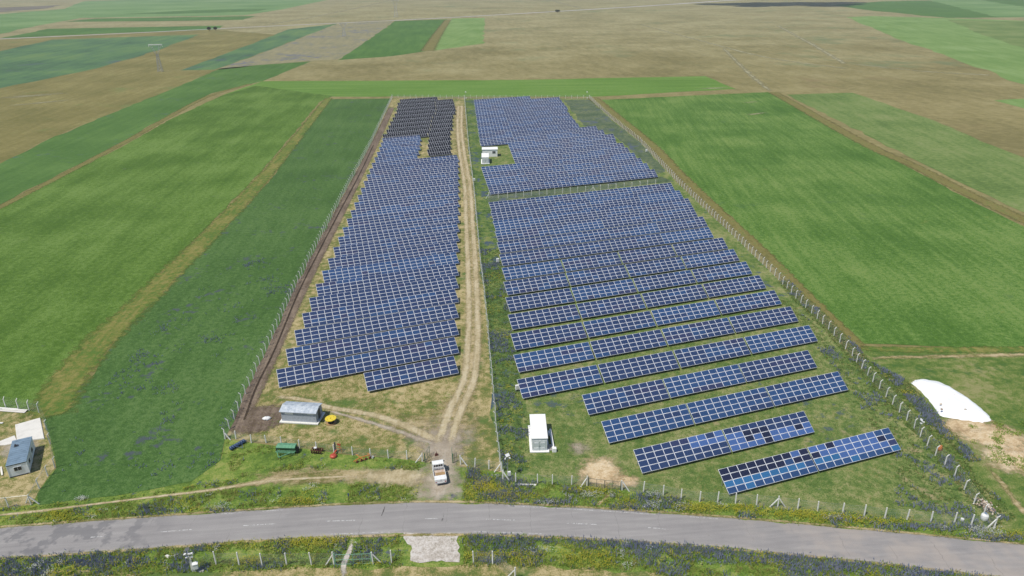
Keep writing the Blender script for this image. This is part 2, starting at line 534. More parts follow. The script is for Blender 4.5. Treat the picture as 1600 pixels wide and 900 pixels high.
def asphalt():
    m = NT('worn_asphalt')
    P = m.pos()
    al = m.noise(m.rot_scale(P, R(-5), 1 / 14.0, 1 / 0.7), 1.0, 4.0, 0.6)
    big = m.noise(P, 1 / 9.0, 4.0, 0.65)
    fi = m.noise(P, 6.0, 3.0, 0.8)
    f = m.math('ADD', m.math('MULTIPLY', al, 0.45), m.math('ADD', m.math('MULTIPLY', big, 0.35), m.math('MULTIPLY', fi, 0.2)))
    c = m.ramp(f, [(0.3, C(132, 129, 127)), (0.45, C(150, 146, 143)), (0.58, C(161, 157, 153)), (0.72, C(175, 170, 164))])
    # bitumen patch repairs at the left end, dusty tone at the right end
    sx = m.n('ShaderNodeSeparateXYZ', None, Vector=P).outputs
    pm = m.math('MULTIPLY', m.rng(sx[0], -48, -58), m.rng(m.noise(P, 0.32, 4.0, 0.6), 0.48, 0.56))
    c = m.mix(m.math('MULTIPLY', pm, 0.55), c, C(104, 104, 106))
    dm = m.math('MULTIPLY', m.rng(sx[0], 22, 46), m.rng(big, 0.4, 0.62))
    c = m.mix(m.math('MULTIPLY', dm, 0.6), c, C(176, 164, 152))
    ac = m.n('ShaderNodeAttribute', {'attribute_name': 'across'}).outputs['Fac']
    band = m.n('ShaderNodeMath', {'operation': 'ABSOLUTE'}, _0=m.math('SUBTRACT', m.math('ABSOLUTE', ac), 0.5)).outputs[0]
    worn = m.math('MULTIPLY', m.rng(m.math('ABSOLUTE', m.math('SUBTRACT', band, 0.24)), 0.16, 0.02), m.rng(al, 0.3, 0.6))
    c = m.mix(m.math('MULTIPLY', worn, 0.22), c, C(134, 131, 128))
    edge = m.math('MULTIPLY', m.rng(m.math('ADD', m.math('ABSOLUTE', ac), m.math('MULTIPLY', m.math('SUBTRACT', m.noise(P, 1.2, 4.0, 0.7), 0.5), 0.3)), 0.95, 1.04), 0.6)
    c = m.mix(edge, c, C(172, 163, 148))
    # narrow transverse cracks, wandering a little
    cx = m.math('ADD', m.math('MULTIPLY', sx[0], 0.16), m.math('MULTIPLY', m.noise(P, 0.5, 3.0, 0.6), 0.22))
    cr = m.math('ABSOLUTE', m.math('SUBTRACT', m.math('FRACT', cx), 0.5))
    c = m.mix(m.math('MULTIPLY', m.math('MULTIPLY', m.rng(cr, 0.010, 0.002), m.rng(big, 0.42, 0.6)), 0.4), c, C(98, 94, 92))
    m.bsdf(c, 0.9, 0, 0.25, m.bump(fi, 0.25, 0.02))
    return m.mat


m_asphalt = asphalt()


def flaky_line():
    m = NT('worn_white_line_paint')
    n = m.noise(m.pos(), 5.0, 4.0, 0.7)
    c = m.ramp(n, [(0.35, C(176, 174, 170)), (0.6, C(218, 216, 212))])
    m.bsdf(c, 0.8, 0, 0.3, None, m.rng(m.noise(m.pos(), 3.0, 5.0, 0.75), 0.34, 0.56, 0.0, 0.9))
    return m.mat


m_line = flaky_line()

# ------------------------------------------------------------------ the ground
gs = 14000.0
g_me = mesh_np('ground', [(-gs, -3000, 0), (gs, -3000, 0), (gs, 22000, 0), (-gs, 22000, 0)], [(0, 1, 2, 3)], m_steppe)
tag(link('ground', g_me), kind='structure')

FIELDS = [  # material, photo outline, height, outline step, outline unevenness
    (m_brown, [(0, 62), (330, 46), (480, 58), (420, 106), (185, 172), (75, 217), (0, 256), (-500, 470), (-500, 150)], 0.02, 14, 1.0),
    (m_teal, [(0, 80), (82, 62), (312, 54), (225, 86), (137, 110), (0, 138), (-500, 230), (-500, 130)], 0.05, 16, 1.0),
    (m_teal, [(282, 110), (400, 66), (450, 46), (527, 37), (475, 57), (395, 88), (335, 109)], 0.05, 16, 1.0),
    (m_violet, [(340, 109), (400, 86), (476, 57), (527, 38), (615, 33), (562, 72), (528, 93), (486, 95), (400, 102)], 0.04, 16, 1.4),
    (m_deep, [(528, 94), (565, 70), (617, 33), (700, 30), (680, 58), (665, 80), (610, 88)], 0.05, 16, 1.0),
    (m_pale, [(706, 29), (757, 28), (756, 68), (672, 80), (690, 52)], 0.05, 16, 1.2),
    (m_mid, [(0, 256), (75, 218), (175, 177), (250, 147), (345, 107), (400, 102), (486, 96), (410, 127), (330, 146), (262, 181), (190, 222), (0, 320), (-500, 560), (-500, 480)], 0.04, 8, 0.5),
    (m_bright, [(0, 326), (195, 227), (265, 187), (345, 150), (400, 134), (520, 150), (500, 159), (405, 272), (230, 450), (150, 525), (85, 600), (55, 645), (0, 640), (-400, 640), (-400, 560)], 0.06, 5, 0.3),
    (m_dark, [(514, 155), (611, 154), (580, 223), (525, 326), (462, 448), (396, 591), (352, 684), (344, 720), (300, 752), (180, 775), (60, 790), (58, 772), (88, 732), (80, 690), (66, 648), (104, 640), (185, 525), (262, 450), (420, 285)], 0.05, 4, 0.25),
    (m_band, [(345, 150), (410, 127), (800, 125), (1000, 121), (1102, 119), (1150, 139), (930, 151), (520, 151), (400, 136)], 0.03, 10, 0.5),
    (m_east, [(940, 156), (1200, 144), (1212, 150), (1340, 221), (1425, 264), (1525, 318), (1600, 354), (1800, 450), (1800, 545), (1600, 543), (1450, 541), (1342, 537), (1300, 494), (1254, 450), (1200, 393), (1125, 324), (1062, 266), (1018, 223)], 0.05, 5, 0.3),
    (m_east2, [(1229, 148), (1332, 145), (1450, 185), (1550, 227), (1700, 288), (1900, 380), (1900, 480), (1600, 332), (1525, 297), (1430, 250), (1375, 222)], 0.05, 8, 0.5),
    (m_pale, [(1322, 27), (1362, 25), (1500, 29), (1700, 36), (1700, 165), (1600, 132), (1500, 96), (1412, 64)], 0.05, 20, 1.5),
    (m_east2, [(1480, 31), (1640, 34), (1700, 60), (1700, 112), (1600, 76), (1530, 52)], 0.08, 20, 1.5),
    (m_deep, [(1300, 8), (1380, 2), (1450, 1), (1560, 20), (1600, 27), (1480, 28), (1365, 17)], 0.05, 30, 2),
    (m_far, [(1450, 0), (1495, -6), (1620, 14), (1640, 27), (1560, 27)], 0.06, 30, 2),
    (m_deep, [(1525, 1), (1600, -6), (1800, 8), (1640, 16)], 0.05, 30, 2),
    (m_pale, [(1553, 157), (1610, 154), (1700, 190), (1610, 172)], 0.05, 10, 0.8),
    (m_deep, [(20, 56), (75, 45), (350, 40), (338, 46), (200, 51), (0, 60)], 0.05, 20, 1.5),
    (m_deep, [(100, 34), (150, 29), (400, 25), (380, 31), (250, 33)], 0.05, 20, 1.5),
    (m_far, [(0, 53), (-200, 70), (-200, 20), (0, 22), (100, 14), (130, 2), (330, -4), (530, -4), (440, 15), (380, 24), (125, 28), (40, 44)], 0.03, 30, 2),
    (m_deep, [(190, 22), (300, 16), (420, 14), (400, 18), (260, 22)], 0.06, 30, 2),
    (m_greybrown, [(0, 12), (-200, 16), (-200, 24), (0, 19), (75, 13), (95, 8)], 0.04, 30, 2),
]
for i, (m_, out, z, st, am) in enumerate(FIELDS):
    sheet('field', GP(*out), z, m_, st, am, 40 + i)

# near ground: farm compounds, verges
LF = [(352, 685), (396, 592), (462, 449), (525, 327), (580, 224), (613, 153)]
CF = [(784, 738), (776, 675), (770, 600), (762, 512), (756, 450), (750, 400), (741, 300), (732, 225), (726, 154)]
RF = [(1553, 825), (1522, 788), (1491, 744), (1461, 712), (1416, 657), (1354, 587), (1331, 557), (1294, 515), (1251, 474), (1210, 431), (1125, 349), (1062, 289), (1000, 222), (955, 186), (921, 154)]
sheet('ground_verge', GP((-300, 700), (0, 640), (62, 642), (80, 690), (84, 740), (60, 780), (180, 774), (300, 751), (346, 716), (352, 686), (500, 704), (664, 722), (786, 738), (1000, 766), (1553, 826), (1640, 850), (1600, 1000), (1700, 1500), (-100, 1500), (-400, 900)), 0.012, m_verge, 4, 0.3, 5)
sheet('ground_compound', GP(*LF, *CF[::-1], (664, 722), (500, 704)), 0.020, m_dry, 5, 0.2, 6)
sheet('ground_compound', GP(*CF, *RF[::-1], (1316, 802), (1100, 784), (960, 764)), 0.024, m_lush, 5, 0.2, 7)
sheet('ground_weed_strip', GP((784, 738), (776, 675), (770, 600), (762, 512), (756, 450), (750, 400), (741, 300), (732, 225), (726, 154), (742, 154), (753, 232), (768, 310), (785, 400), (796, 490), (810, 560), (822, 640), (826, 735)), 0.030, m_weeds, 4, 0.4, 8)
sheet('ground_weed_strip', GP((880, 156), (921, 156), (955, 187), (1000, 223), (1040, 268), (1028, 272), (960, 212), (912, 196)), 0.030, m_slate, 4, 0.4, 9)
sheet('ground_weed_strip', GP((764, 306), (1034, 276), (1052, 284), (900, 300), (764, 320)), 0.032, m_slate, 4, 0.3, 9)
sheet('ground_pasture', GP((1342, 540), (1450, 545), (1600, 547), (1800, 550), (1800, 900), (1640, 860), (1553, 826), (1461, 713), (1354, 588)), 0.028, m_rough, 4, 0.4, 10)
sheet('ground_yard', GP((-300, 600), (0, 634), (61, 642), (80, 700), (86, 731), (62, 765), (50, 789), (0, 793), (-300, 800)), 0.030, m_dry, 3, 0.25, 12)
sheet('ground_south', GP((-100, 893), (300, 893), (500, 888), (700, 886), (810, 880), (1000, 893), (1200, 920), (1400, 990), (1400, 1500), (-100, 1500)), 0.020, m_dry, 3, 0.4, 13)

ribbon('ground_strip', GP((514, 153), (410, 280), (244, 450), (165, 525), (103, 600), (74, 655)), [6, 6.5, 7.5, 8.5, 10], 0.075, m_strip)
ribbon('ground_strip', GP((392, 131), (325, 151), (262, 184), (192, 224), (0, 324), (-160, 405)), [4.5, 4.5, 4.5, 4, 4], 0.07, m_strip2)
ribbon('ground_strip', GP((1208, 144), (1345, 221), (1427, 259), (1525, 309), (1640, 362)), [8, 8, 8, 7, 7], 0.075, m_strip2)
ribbon('ground_strip', GP((925, 152), (1012, 222), (1058, 268), (1120, 327), (1195, 396), (1248, 450), (1300, 500), (1345, 545)), [9, 8, 7, 6, 5, 4.5, 4], 0.072, m_strip2)
ribbon('ground_strip', GP((700, 31), (683, 55), (668, 80)), [14, 16, 18], 0.1, m_strip2)
ribbon('ground_strip', GP((1340, 545), (1450, 547), (1620, 546)), [2.6, 3.2, 3.2], 0.06, m_strip)
ribbon('path', GP((1360, 560), (1430, 558), (1620, 554)), [1.6, 2.2, 2.4], 0.064, m_worn)
ribbon('ground_strip', GP((362, 674), (406, 588), (470, 450), (532, 330), (586, 224), (612, 168)), [4.6, 4.6, 4.4, 4.2, 4, 4], 0.040, m_earth)
blob('ground_patch', G(405, 655), 6.5, 5.0, 0.044, m_earth, 0.4)
m_trench = land('dark_trench_soil', [C(52, 44, 36), C(64, 54, 44), C(78, 66, 54)], R(-5), (1.0, 9), (0.8, 0.5, 0.8, 0.8), 8, 0.8, fade=(0.8, 0.9, 0.05, 0.4))  # dark soil colour, used on a flat ribbon along the trench
tr_ps = GP((381, 659), (401, 604), (430, 545), (466, 458), (500, 390), (530, 332), (560, 276), (584, 226))
ribbon('trench', tr_ps, [0.5, 0.5, 0.55, 0.6, 0.6, 0.6, 0.6], 0.048, m_trench)

# dirt tracks inside the left compound
for off in (-1.05, 1.05):
    ribbon('wheel_track', [(x + off, y) for x, y in GP((689, 742), (693, 700), (712, 640), (733, 590), (739, 520), (738, 440), (734, 360), (730, 290), (722, 240), (718, 200), (719, 165))], 1.9, 0.064, m_track)
ribbon('track_shoulder', GP((695, 690), (712, 640), (734, 590), (741, 500), (738, 400), (731, 290), (720, 230), (718, 165)), [6, 5, 4.6, 4.6, 5, 7, 9, 9], 0.046, m_worn)
ribbon('wheel_track', GP((700, 694), (668, 682), (630, 664), (580, 648), (520, 638), (470, 624), (428, 620)), [3.2, 2.4, 2.0, 1.8, 1.8, 1.6, 1.6], 0.0665, m_track)
ribbon('wheel_track', GP((696, 702), (655, 686), (610, 670), (560, 655), (505, 640)), [2.6, 2.0, 1.8, 1.4, 1.0], 0.070, m_dust)
blob('ground_patch', G(692, 686), 8, 7.0, 0.058, m_dust)
blob('ground_patch', G(690, 705), 5, 6.0, 0.072, m_dust)
blob('ground_patch', G(708, 655), 6, 9, 0.054, m_worn)
blob('ground_patch', G(660, 668), 9, 4.5, 0.0545, m_worn, -0.3)
ribbon('entrance_apron', GP((686, 792), (686, 770), (690, 740), (694, 706)), [19, 11, 8.6, 7.0], 0.074, m_dust, 0.8)
ribbon('path', GP((676, 752), (600, 745), (520, 744), (440, 748), (390, 756), (330, 766), (230, 778), (140, 789), (60, 799), (-20, 807)), [5.0, 5.2, 5.0, 3.6, 1.9, 1.0, 0.9, 0.8, 0.9, 0.9], 0.054, m_worn, 1.0)
ribbon('path', GP((560, 744), (440, 750), (390, 756), (330, 766), (230, 778), (140, 789), (60, 799), (-20, 807)), [0.7, 0.7, 0.7, 0.7, 0.6, 0.6, 0.7, 0.7], 0.058, m_track, 1.0)
blob('ground_patch', G(470, 745), 10, 3.2, 0.050, m_worn)
blob('ground_patch', G(620, 745), 7, 3.0, 0.057, m_track)
blob('ground_patch', G(938, 738), 4.2, 5.2, 0.050, m_sand, -0.3)
blob('ground_patch', G(905, 700), 2.6, 2.6, 0.046, m_dust, 0.3)
blob('ground_patch', G(975, 752), 3.2, 2.0, 0.046, m_sand)
blob('ground_patch', G(1545, 680), 9.5, 5.5, 0.050, m_sand, -0.4)
blob('ground_patch', G(1508, 664), 6.5, 2.6, 0.053, m_sand, 0.0)
blob('ground_patch', G(1580, 715), 6.0, 5.0, 0.046, m_sand, 0.2)
ribbon('path', GP((1535, 722), (1565, 755), (1600, 800), (1640, 830)), 1.5, 0.056, m_worn)
ribbon('path', GP((930, 795), (948, 776), (958, 764)), 0.9, 0.05, m_sand)
blob('ground_patch', G(30, 700), 7, 4.2, 0.046, m_dust, -0.7)

# white gravel pad opposite the entrance and the stony gutter path beside it
m_padgravel = land('pale_pad_gravel', [C(170, 161, 148), C(190, 181, 169), C(203, 195, 184), C(212, 206, 197)], R(0), (1, 1), (0.5, 0.8, 1.1, 1.2), 4, 0.7,
                   spots=[(C(126, 130, 92), 0.9, 0.60, 0.08), (C(150, 140, 122), 1.6, 0.58, 0.1)])
sheet('gravel_pad', GP((631, 830), (716, 830), (713, 846), (719, 866), (718, 879), (690, 876), (655, 880), (641, 876), (644, 858), (634, 846)), 0.066, m_padgravel, 0.6, 0.14, 77)
ribbon('path', GP((551, 842), (546, 862), (538, 880), (537, 902)), [0.75, 0.85, 0.95, 0.9], 0.06, m_whitegravel, 0.5)

# road
RT = GP((-200, 842), (0, 826), (100, 819), (200, 812), (300, 805), (400, 798), (500, 792), (600, 787.5), (700, 786), (800, 789), (925, 796), (1050, 804), (1200, 815.5), (1350, 829), (1600, 853), (1750, 868))
RBm = GP((-200, 886), (0, 871), (175, 860), (400, 843), (525, 837), (625, 833.5), (700, 833), (800, 834.5), (950, 842), (1050, 848), (1200, 861), (1350, 876), (1525, 896), (1700, 917))


def road_edges():
    xs = np.linspace(-95, 95, 96)
    t, b = np.array(sorted(RT)), np.array(sorted(RBm))
    k = np.ones(7) / 7

    def sm(a):
        y = np.interp(xs, a[:, 0], a[:, 1])
        return np.convolve(np.pad(y, 3, mode='edge'), k, 'valid')
    return xs, sm(t), sm(b)


RX, RYT, RYB = road_edges()
road_mid = lambda x: float(np.interp(x, RX, (RYT + RYB) / 2))
RXF = np.linspace(-94, 94, 380)
ej = [np.convolve(nr.normal(size=386) * 0.22, np.ones(7) / 7 * 1.6, 'valid') for _ in (0, 1)]
TS = np.linspace(-1, 1, 13)
V, Fc, AC = [], [], []
for i, x in enumerate(RXF):
    yb_, yt_ = np.interp(x, RX, RYB) + ej[0][i], np.interp(x, RX, RYT) + ej[1][i]
    V.append((x, yb_ - 0.2, 0.0)); AC.append(-1.0)
    for t in TS:
        V.append((x, yb_ + (yt_ - yb_) * (t + 1) / 2, 0.13 - 0.045 * abs(t))); AC.append(t)
    V.append((x, yt_ + 0.2, 0.0)); AC.append(1.0)
for i in range(len(RXF) - 1):
    for q in range(14):
        a, b = i * 15 + q, i * 15 + 15 + q
        Fc.append((a, b, b + 1, a + 1))
tag(link('road', mesh_np('road', V, Fc, m_asphalt, attr={'across': ('FLOAT', 'POINT', AC)})), kind='structure')
for side, off in ((RYT, 0.35), (RYB, -0.35)):
    ribbon('road_shoulder', [(x, float(np.interp(x, RX, side)) + off) for x in np.linspace(-92, 92, 40)], 0.75, 0.09, m_worn, 1.0)


def road_z(x, y):
    yt, yb = np.interp(x, RX, RYT), np.interp(x, RX, RYB)
    return 0.13 - 0.045 * abs(y - (yt + yb) / 2) / ((yt - yb) / 2)


def road_mark(name, pts, w):
    ps = smooth_path(pts, 1.2)
    V, Fc = [], []
    for i, p in enumerate(ps):
        d = (ps[min(i + 1, len(ps) - 1)] - ps[max(i - 1, 0)]).normalized()
        for s in (-1, 1):
            q = p + Vector((d.y, -d.x)) * (s * w / 2)
            V.append((q.x, q.y, road_z(q.x, q.y) + 0.008))
    for i in range(len(ps) - 1):
        a = i * 2
        Fc.append((a, a + 1, a + 3, a + 2))
    tag(link(name, mesh_np(name, V, Fc, m_line)), kind='structure')


for a, b in (((142, 840.5), (165, 839)), ((250, 832.3), (300, 828.3)), ((380, 822.5), (430, 819.5)), ((509, 815.5), (555, 814)),
             ((664, 811.5), (684, 811.3)), ((760, 812.5), (806, 813.8)), ((885, 818.5), (932, 820.5)), ((1012, 825.5), (1040, 827.5))):
    road_mark('road_centre_line', GP(a, b), 0.16)
for side, spans in ((RYT - 0.28, ((-44, -41), (-38, -35), (-1, 12), (13, 21), (26, 30))), (RYB + 0.28, ((-27, -17), (-6, 4)))):
    for x0, x1 in spans:
        xs = np.linspace(x0, x1, 8)
        road_mark('road_edge_line', [(x, float(np.interp(x, RX, side))) for x in xs], 0.12)

# oil stain / skid marks on the tarmac
m_stain = land('tar_stain', [C(70, 66, 64), C(84, 80, 78), C(98, 94, 90)], 0, (1, 1), (0.5, 0.5, 0.5, 0.5), 3, 0.5, fade=(0.6, 0.9, 0.1, 0.5))
for pts, w in ((((692, 802), (693, 808), (689, 818)), 0.35), (((603, 787), (599, 800), (594, 812)), 0.3), (((1104, 832), (1107, 837), (1110, 841)), 0.5)):
    ps = GP(*pts)
    o = ribbon('road_stain', ps, w, 0.0, m_stain, 0.4)
    for v in o.data.vertices:
        v.co.z = road_z(v.co.x, v.co.y) + 0.012

# far road across the plain
m_farroad = land('far_gravel_road', [C(170, 166, 162), C(184, 180, 177), C(198, 194, 190)], 0, (20, 20), (0.5, 0.8, 0.2, 0.1), 60, 8, fade=(6, 0.2, 0.0, 0.1))
ribbon('far_road', GP((-120, 66), (0, 61), (200, 52), (400, 42), (617, 32), (800, 22), (1000, 10), (1120, 2), (1180, -2)), [9, 9, 10, 12, 14, 18, 20, 22], 0.14, m_farroad, 20)
m_scar = land('pale_grass_track', [C(154, 149, 114), C(164, 159, 124), C(174, 169, 134)], 0, (20, 20), (0.5, 0.8, 0.3, 0.1), 40, 8, fade=(14, 1.8, 0.1, 1.3))
for pts, w in ((((1215, 40), (1270, 70), (1320, 100)), 9), (((1130, 75), (1165, 110), (1205, 144)), 7), (((1000, 38), (1100, 65), (1200, 90), (1330, 108)), 7),
               (((420, 38), (480, 28), (560, 12), (620, -2)), 16), (((860, 0), (880, 6), (910, 13)), 18), (((1330, 100), (1450, 112), (1560, 118)), 8)):
    ribbon('path', GP(*pts), w, 0.07, m_scar, 8)
for u, v, rx, ry, a in ((45, 150, 26, 8, 0.55), (70, 160, 30, 5, 0.62), (1112, 138, 16, 4, 0.1), (1180, 178, 12, 2.2, 0.5), (1170, 160, 10, 1.6, 0.4)):
    blob('ground_patch', G(u, v), rx, ry, 0.09, m_scar, a)

# ------------------------------------------------------------------ solar tables
def glass_mat(name, near):
    m = NT(name)
    if near:
        c = m.n('ShaderNodeObjectInfo').outputs['Color']
        co = m.n('ShaderNodeTexCoord').outputs['Object']
    else:
        c = m.n('ShaderNodeAttribute', {'attribute_name': 'tone'}).outputs['Color']
        co = m.pos()
    vo = m.n('ShaderNodeTexVoronoi', None, Vector=co, Scale=9.0 if near else 3.0).outputs['Color']
    v = m.n('ShaderNodeSeparateColor', None, Color=vo).outputs[0]
    k = m.math('ADD', 0.86, m.math('MULTIPLY', v, 0.28))
    c = m.n('ShaderNodeVectorMath', {'operation': 'SCALE'}, _0=c, Scale=k).outputs[0]
    m.bsdf(c, 0.16, 0.0, 0.5, m.bump(m.noise(co, 1.3, 2.0), 0.03, 0.02), None)
    return m.mat


m_glass = glass_mat('blue_cell_glass', True)
m_glass_far = glass_mat('blue_cell_glass_toned', False)
m_alu = paint('anodised_aluminium', (0.74, 0.75, 0.77, 1), 0.45, 0.0, 0.04, 2.0)
m_galv = paint('galvanised_steel', (0.36, 0.37, 0.38, 1), 0.5, 0.5, 0.12, 3.0)
m_back = paint('white_backsheet', (0.45, 0.46, 0.48, 1), 0.6)

TILT = R(33.5)
MW, MH = 1.665, 1.005
H0 = 0.6
PITCH_V = (math.cos(TILT), math.sin(TILT))


def module_geo(w, h, fw=0.043):
    """frame ring, sides, back and recessed glass of one module centred at 0, in the x y plane"""
    x, y = w / 2 - 0.008, h / 2 - 0.008
    xi, yi = x - fw, y - fw
    V = [(-x, -y, 0.02), (x, -y, 0.02), (x, y, 0.02), (-x, y, 0.02), (-xi, -yi, 0.02), (xi, -yi, 0.02), (xi, yi, 0.02), (-xi, yi, 0.02),
         (-x, -y, -0.02), (x, -y, -0.02), (x, y, -0.02), (-x, y, -0.02), (-xi, -yi, 0.012), (xi, -yi, 0.012), (xi, yi, 0.012), (-xi, yi, 0.012)]
    Q = [(0, 1, 5, 4), (1, 2, 6, 5), (2, 3, 7, 6), (3, 0, 4, 7), (8, 9, 1, 0), (9, 10, 2, 1), (10, 11, 3, 2), (11, 8, 0, 3), (11, 10, 9, 8),
         (12, 13, 14, 15)]
    M = [0, 0, 0, 0, 0, 0, 0, 0, 2, 1]
    return np.array(V, float), np.array(Q), np.array(M)


_mv, _mq, _mm = module_geo(MW, MH)
ME_MODULE = mesh_np('module', _mv, _mq, [m_alu, m_glass, m_back], _mm)
ME_UNIT = MB().box((0, 0, 0.5), (1, 1, 1)).mesh('steel_member', m_galv)


def tone(kind, g=rnd):
    base = {'N': (53, 71, 108), 'B': (55, 84, 127), 'L': (80, 111, 168), 'C': (60, 114, 162), 'D': (42, 49, 74), 'P': (61, 70, 105), 'K': (34, 36, 44)}[kind]
    k = g.uniform(0.93, 1.07)
    return tuple(min(1.0, k * lin(c) / 1.35) for c in base) + (1.0,)


def kinds_for(ncol, seed, mood):
    """cell shades of one table, top row first"""
    g = random.Random(seed)
    base, odd, share = {'mid': ('N', 'BBP', 0.2), 'navy': ('N', 'PPB', 0.2), 'blue': ('B', 'NNP', 0.22), 'mix': ('N', 'BBP', 0.34), 'black': ('K', 'K', 0)}[mood]
    out = [[base] * ncol for _ in range(4)]
    for r in out:      # neighbours share a batch, so shades come in short runs
        i = 0
        while i < ncol:
            run = g.choice((1, 1, 2, 3, 4))
            if g.random() < share:
                c = g.choice(odd)
                for q in range(i, min(ncol, i + run)):
                    r[q] = c
            i += run
    return out


def near_table(al, ac, az, ncol, label, group, kinds):
    ca, sa = math.cos(az), math.sin(az)
    root = empty('solar_table', (al * ca - ac * sa, al * sa + ac * ca, 0), az, label, 'solar panel', group)
    for j in range(4):
        s = (3 - j + 0.5) * MH
        for i in range(ncol):
            o = link('module', ME_MODULE, root, ((i + 0.5) * MW, s * PITCH_V[0], H0 + s * PITCH_V[1]),
                     (TILT + rnd.gauss(0, 0.004), rnd.gauss(0, 0.004), 0))
            o.color = tone(kinds[j][i])
    L = ncol * MW
    nl = max(2, round(L / 3.6) + 1)
    for k in range(nl):
        x = 0.6 + (L - 1.2) * k / (nl - 1)
        for s in (0.75, 3.2):
            link('leg', ME_UNIT, root, (x, s * PITCH_V[0], 0), (0, 0, 0), (0.1, 0.08, H0 + s * PITCH_V[1] - 0.14))
        link('rafter', ME_UNIT, root, (x, 2.0 * PITCH_V[0] + 0.11 * PITCH_V[1], H0 + 2.0 * PITCH_V[1] - 0.15 * PITCH_V[0] - 0.02), (TILT, 0, 0), (0.07, 3.7, 0.07))
    for s in (0.5, 1.5, 2.5, 3.5):
        link('purlin', ME_UNIT, root, (L / 2, s * PITCH_V[0] + 0.06 * PITCH_V[1], H0 + s * PITCH_V[1] - 0.08 * PITCH_V[0]), (TILT, 0, 0), (L - 0.1, 0.06, 0.055))
    return root


_far_cache = {}


def far_meshes(ncol, nrow, w, h, variant, mood):
    key = (ncol, nrow, round(w, 3), variant, mood)
    if key in _far_cache:
        return _far_cache[key]
    mv, mq, mm = module_geo(w, h, 0.042 if mood != 'black' else 0.028)
    g = random.Random(hash(key[:4]) % 9999 + variant)
    ks = kinds_for(ncol, variant * 31 + ncol, mood)
    V, Q, M, T = [], [], [], []
    ct, st = PITCH_V
    for j in range(nrow):
        for i in range(ncol):
            s = (nrow - 1 - j + 0.5) * h
            X = mv[:, 0] + (i + 0.5) * w
            sl = mv[:, 1] + s
            Q.append(mq + len(V) * 16)
            V.append(np.stack([X, sl * ct - mv[:, 2] * st, H0 + sl * st + mv[:, 2] * ct], 1))
            M.append(mm)
            T += [tone(ks[j % 4][i], g)] * len(mq)
    me = mesh_np('module_grid', np.concatenate(V), np.concatenate(Q), [m_alu, m_glass_far, m_back], np.concatenate(M),
                 attr={'tone': ('FLOAT_COLOR', 'FACE', T)})
    fb = MB()
    L = ncol * w
    nl = max(2, round(L / 3.6) + 1)
    hh = nrow * h
    for k in range(nl):
        x = 0.6 + (L - 1.2) * k / (nl - 1)
        for s in (0.19 * hh, 0.8 * hh):
            z = H0 + s * st - 0.1
            fb.box((x, s * ct, z / 2), (0.1, 0.08, z))
    for s in (0.19 * hh, 0.8 * hh):
        fb.box((L / 2, s * ct + 0.06 * st, H0 + s * st - 0.08), (L - 0.1, 0.06, 0.06), (TILT, 0, 0))
    r = (me, fb.mesh('support_frame', m_galv))
    _far_cache[key] = r
    return r


def far_table(al, ac, az, ncol, label, group, mood='mid', nrow=4, w=MW, h=MH):
    ca, sa = math.cos(az), math.sin(az)
    root = empty('solar_table', (al * ca - ac * sa, al * sa + ac * ca, 0), az, label, 'solar panel', group)
    me, fr = far_meshes(ncol, nrow, w, h, rnd.randrange(5), mood)
    tag(link('module_grid', me, root), kind='stuff')
    tag(link('support_frame', fr, root), kind='stuff')
    return root


ORD = ['first', 'second', 'third', 'fourth', 'fifth', 'sixth', 'seventh', 'eighth', 'ninth', 'tenth', 'eleventh', 'twelfth', 'thirteenth', 'fourteenth',
       'fifteenth', 'sixteenth', 'seventeenth', 'eighteenth', 'nineteenth', 'twentieth', 'twenty-first', 'twenty-second', 'twenty-third', 'twenty-fourth',
       'twenty-fifth', 'twenty-sixth', 'twenty-seventh', 'twenty-eighth']
AZ_L, AZ_R = R(20.84), R(18.447)

# --- left array, blue rows (distance across, start along, columns)
ac_l = [118.5, 126.35, 134.3, 142.45, 150.55, 158.65, 166.55, 174.8, 183.2, 191.5, 199.7, 207.9, 216.1, 224.4, 232.8, 241.3, 249.9, 258.9, 267.9, 276.8, 285.6]
for k, ac in enumerate(ac_l):
    al = float(np.interp(ac, [126.35, 158.65, 215.4, 250, 285.3, 313.4], [-0.6, 9.3, 27.2, 37.8, 48.5, 57.2]))
    ncol = 22
    if k == 0:
        al, ncol = 15.2, 11
        lab = 'short blue solar table nearest the grey hut, front row of the left array'
    else:
        lab = 'long blue solar table, %s row from the road in the left array' % ORD[k]
    if ac < 170:
        near_table(al, ac, AZ_L, ncol, lab, 'blue solar tables of the left array', kinds_for(ncol, 100 + k, 'navy' if k in (1, 2, 5) else 'mid'))
    else:
        far_table(al, ac, AZ_L, ncol, lab, 'blue solar tables of the left array', 'blue' if k in (7, 13) else 'mid')
for k, ac in enumerate([294.9, 304.1, 313.4, 322.6, 331.6]):
    al = float(np.interp(ac, [285.3, 313.4, 331.6], [48.5, 57.2, 62.3]))
    far_table(al, ac, AZ_L, 11, 'short blue solar table beside the grass gap, %s of five rows behind the long rows' % ORD[k],
              'short blue solar tables of the left array', 'blue')
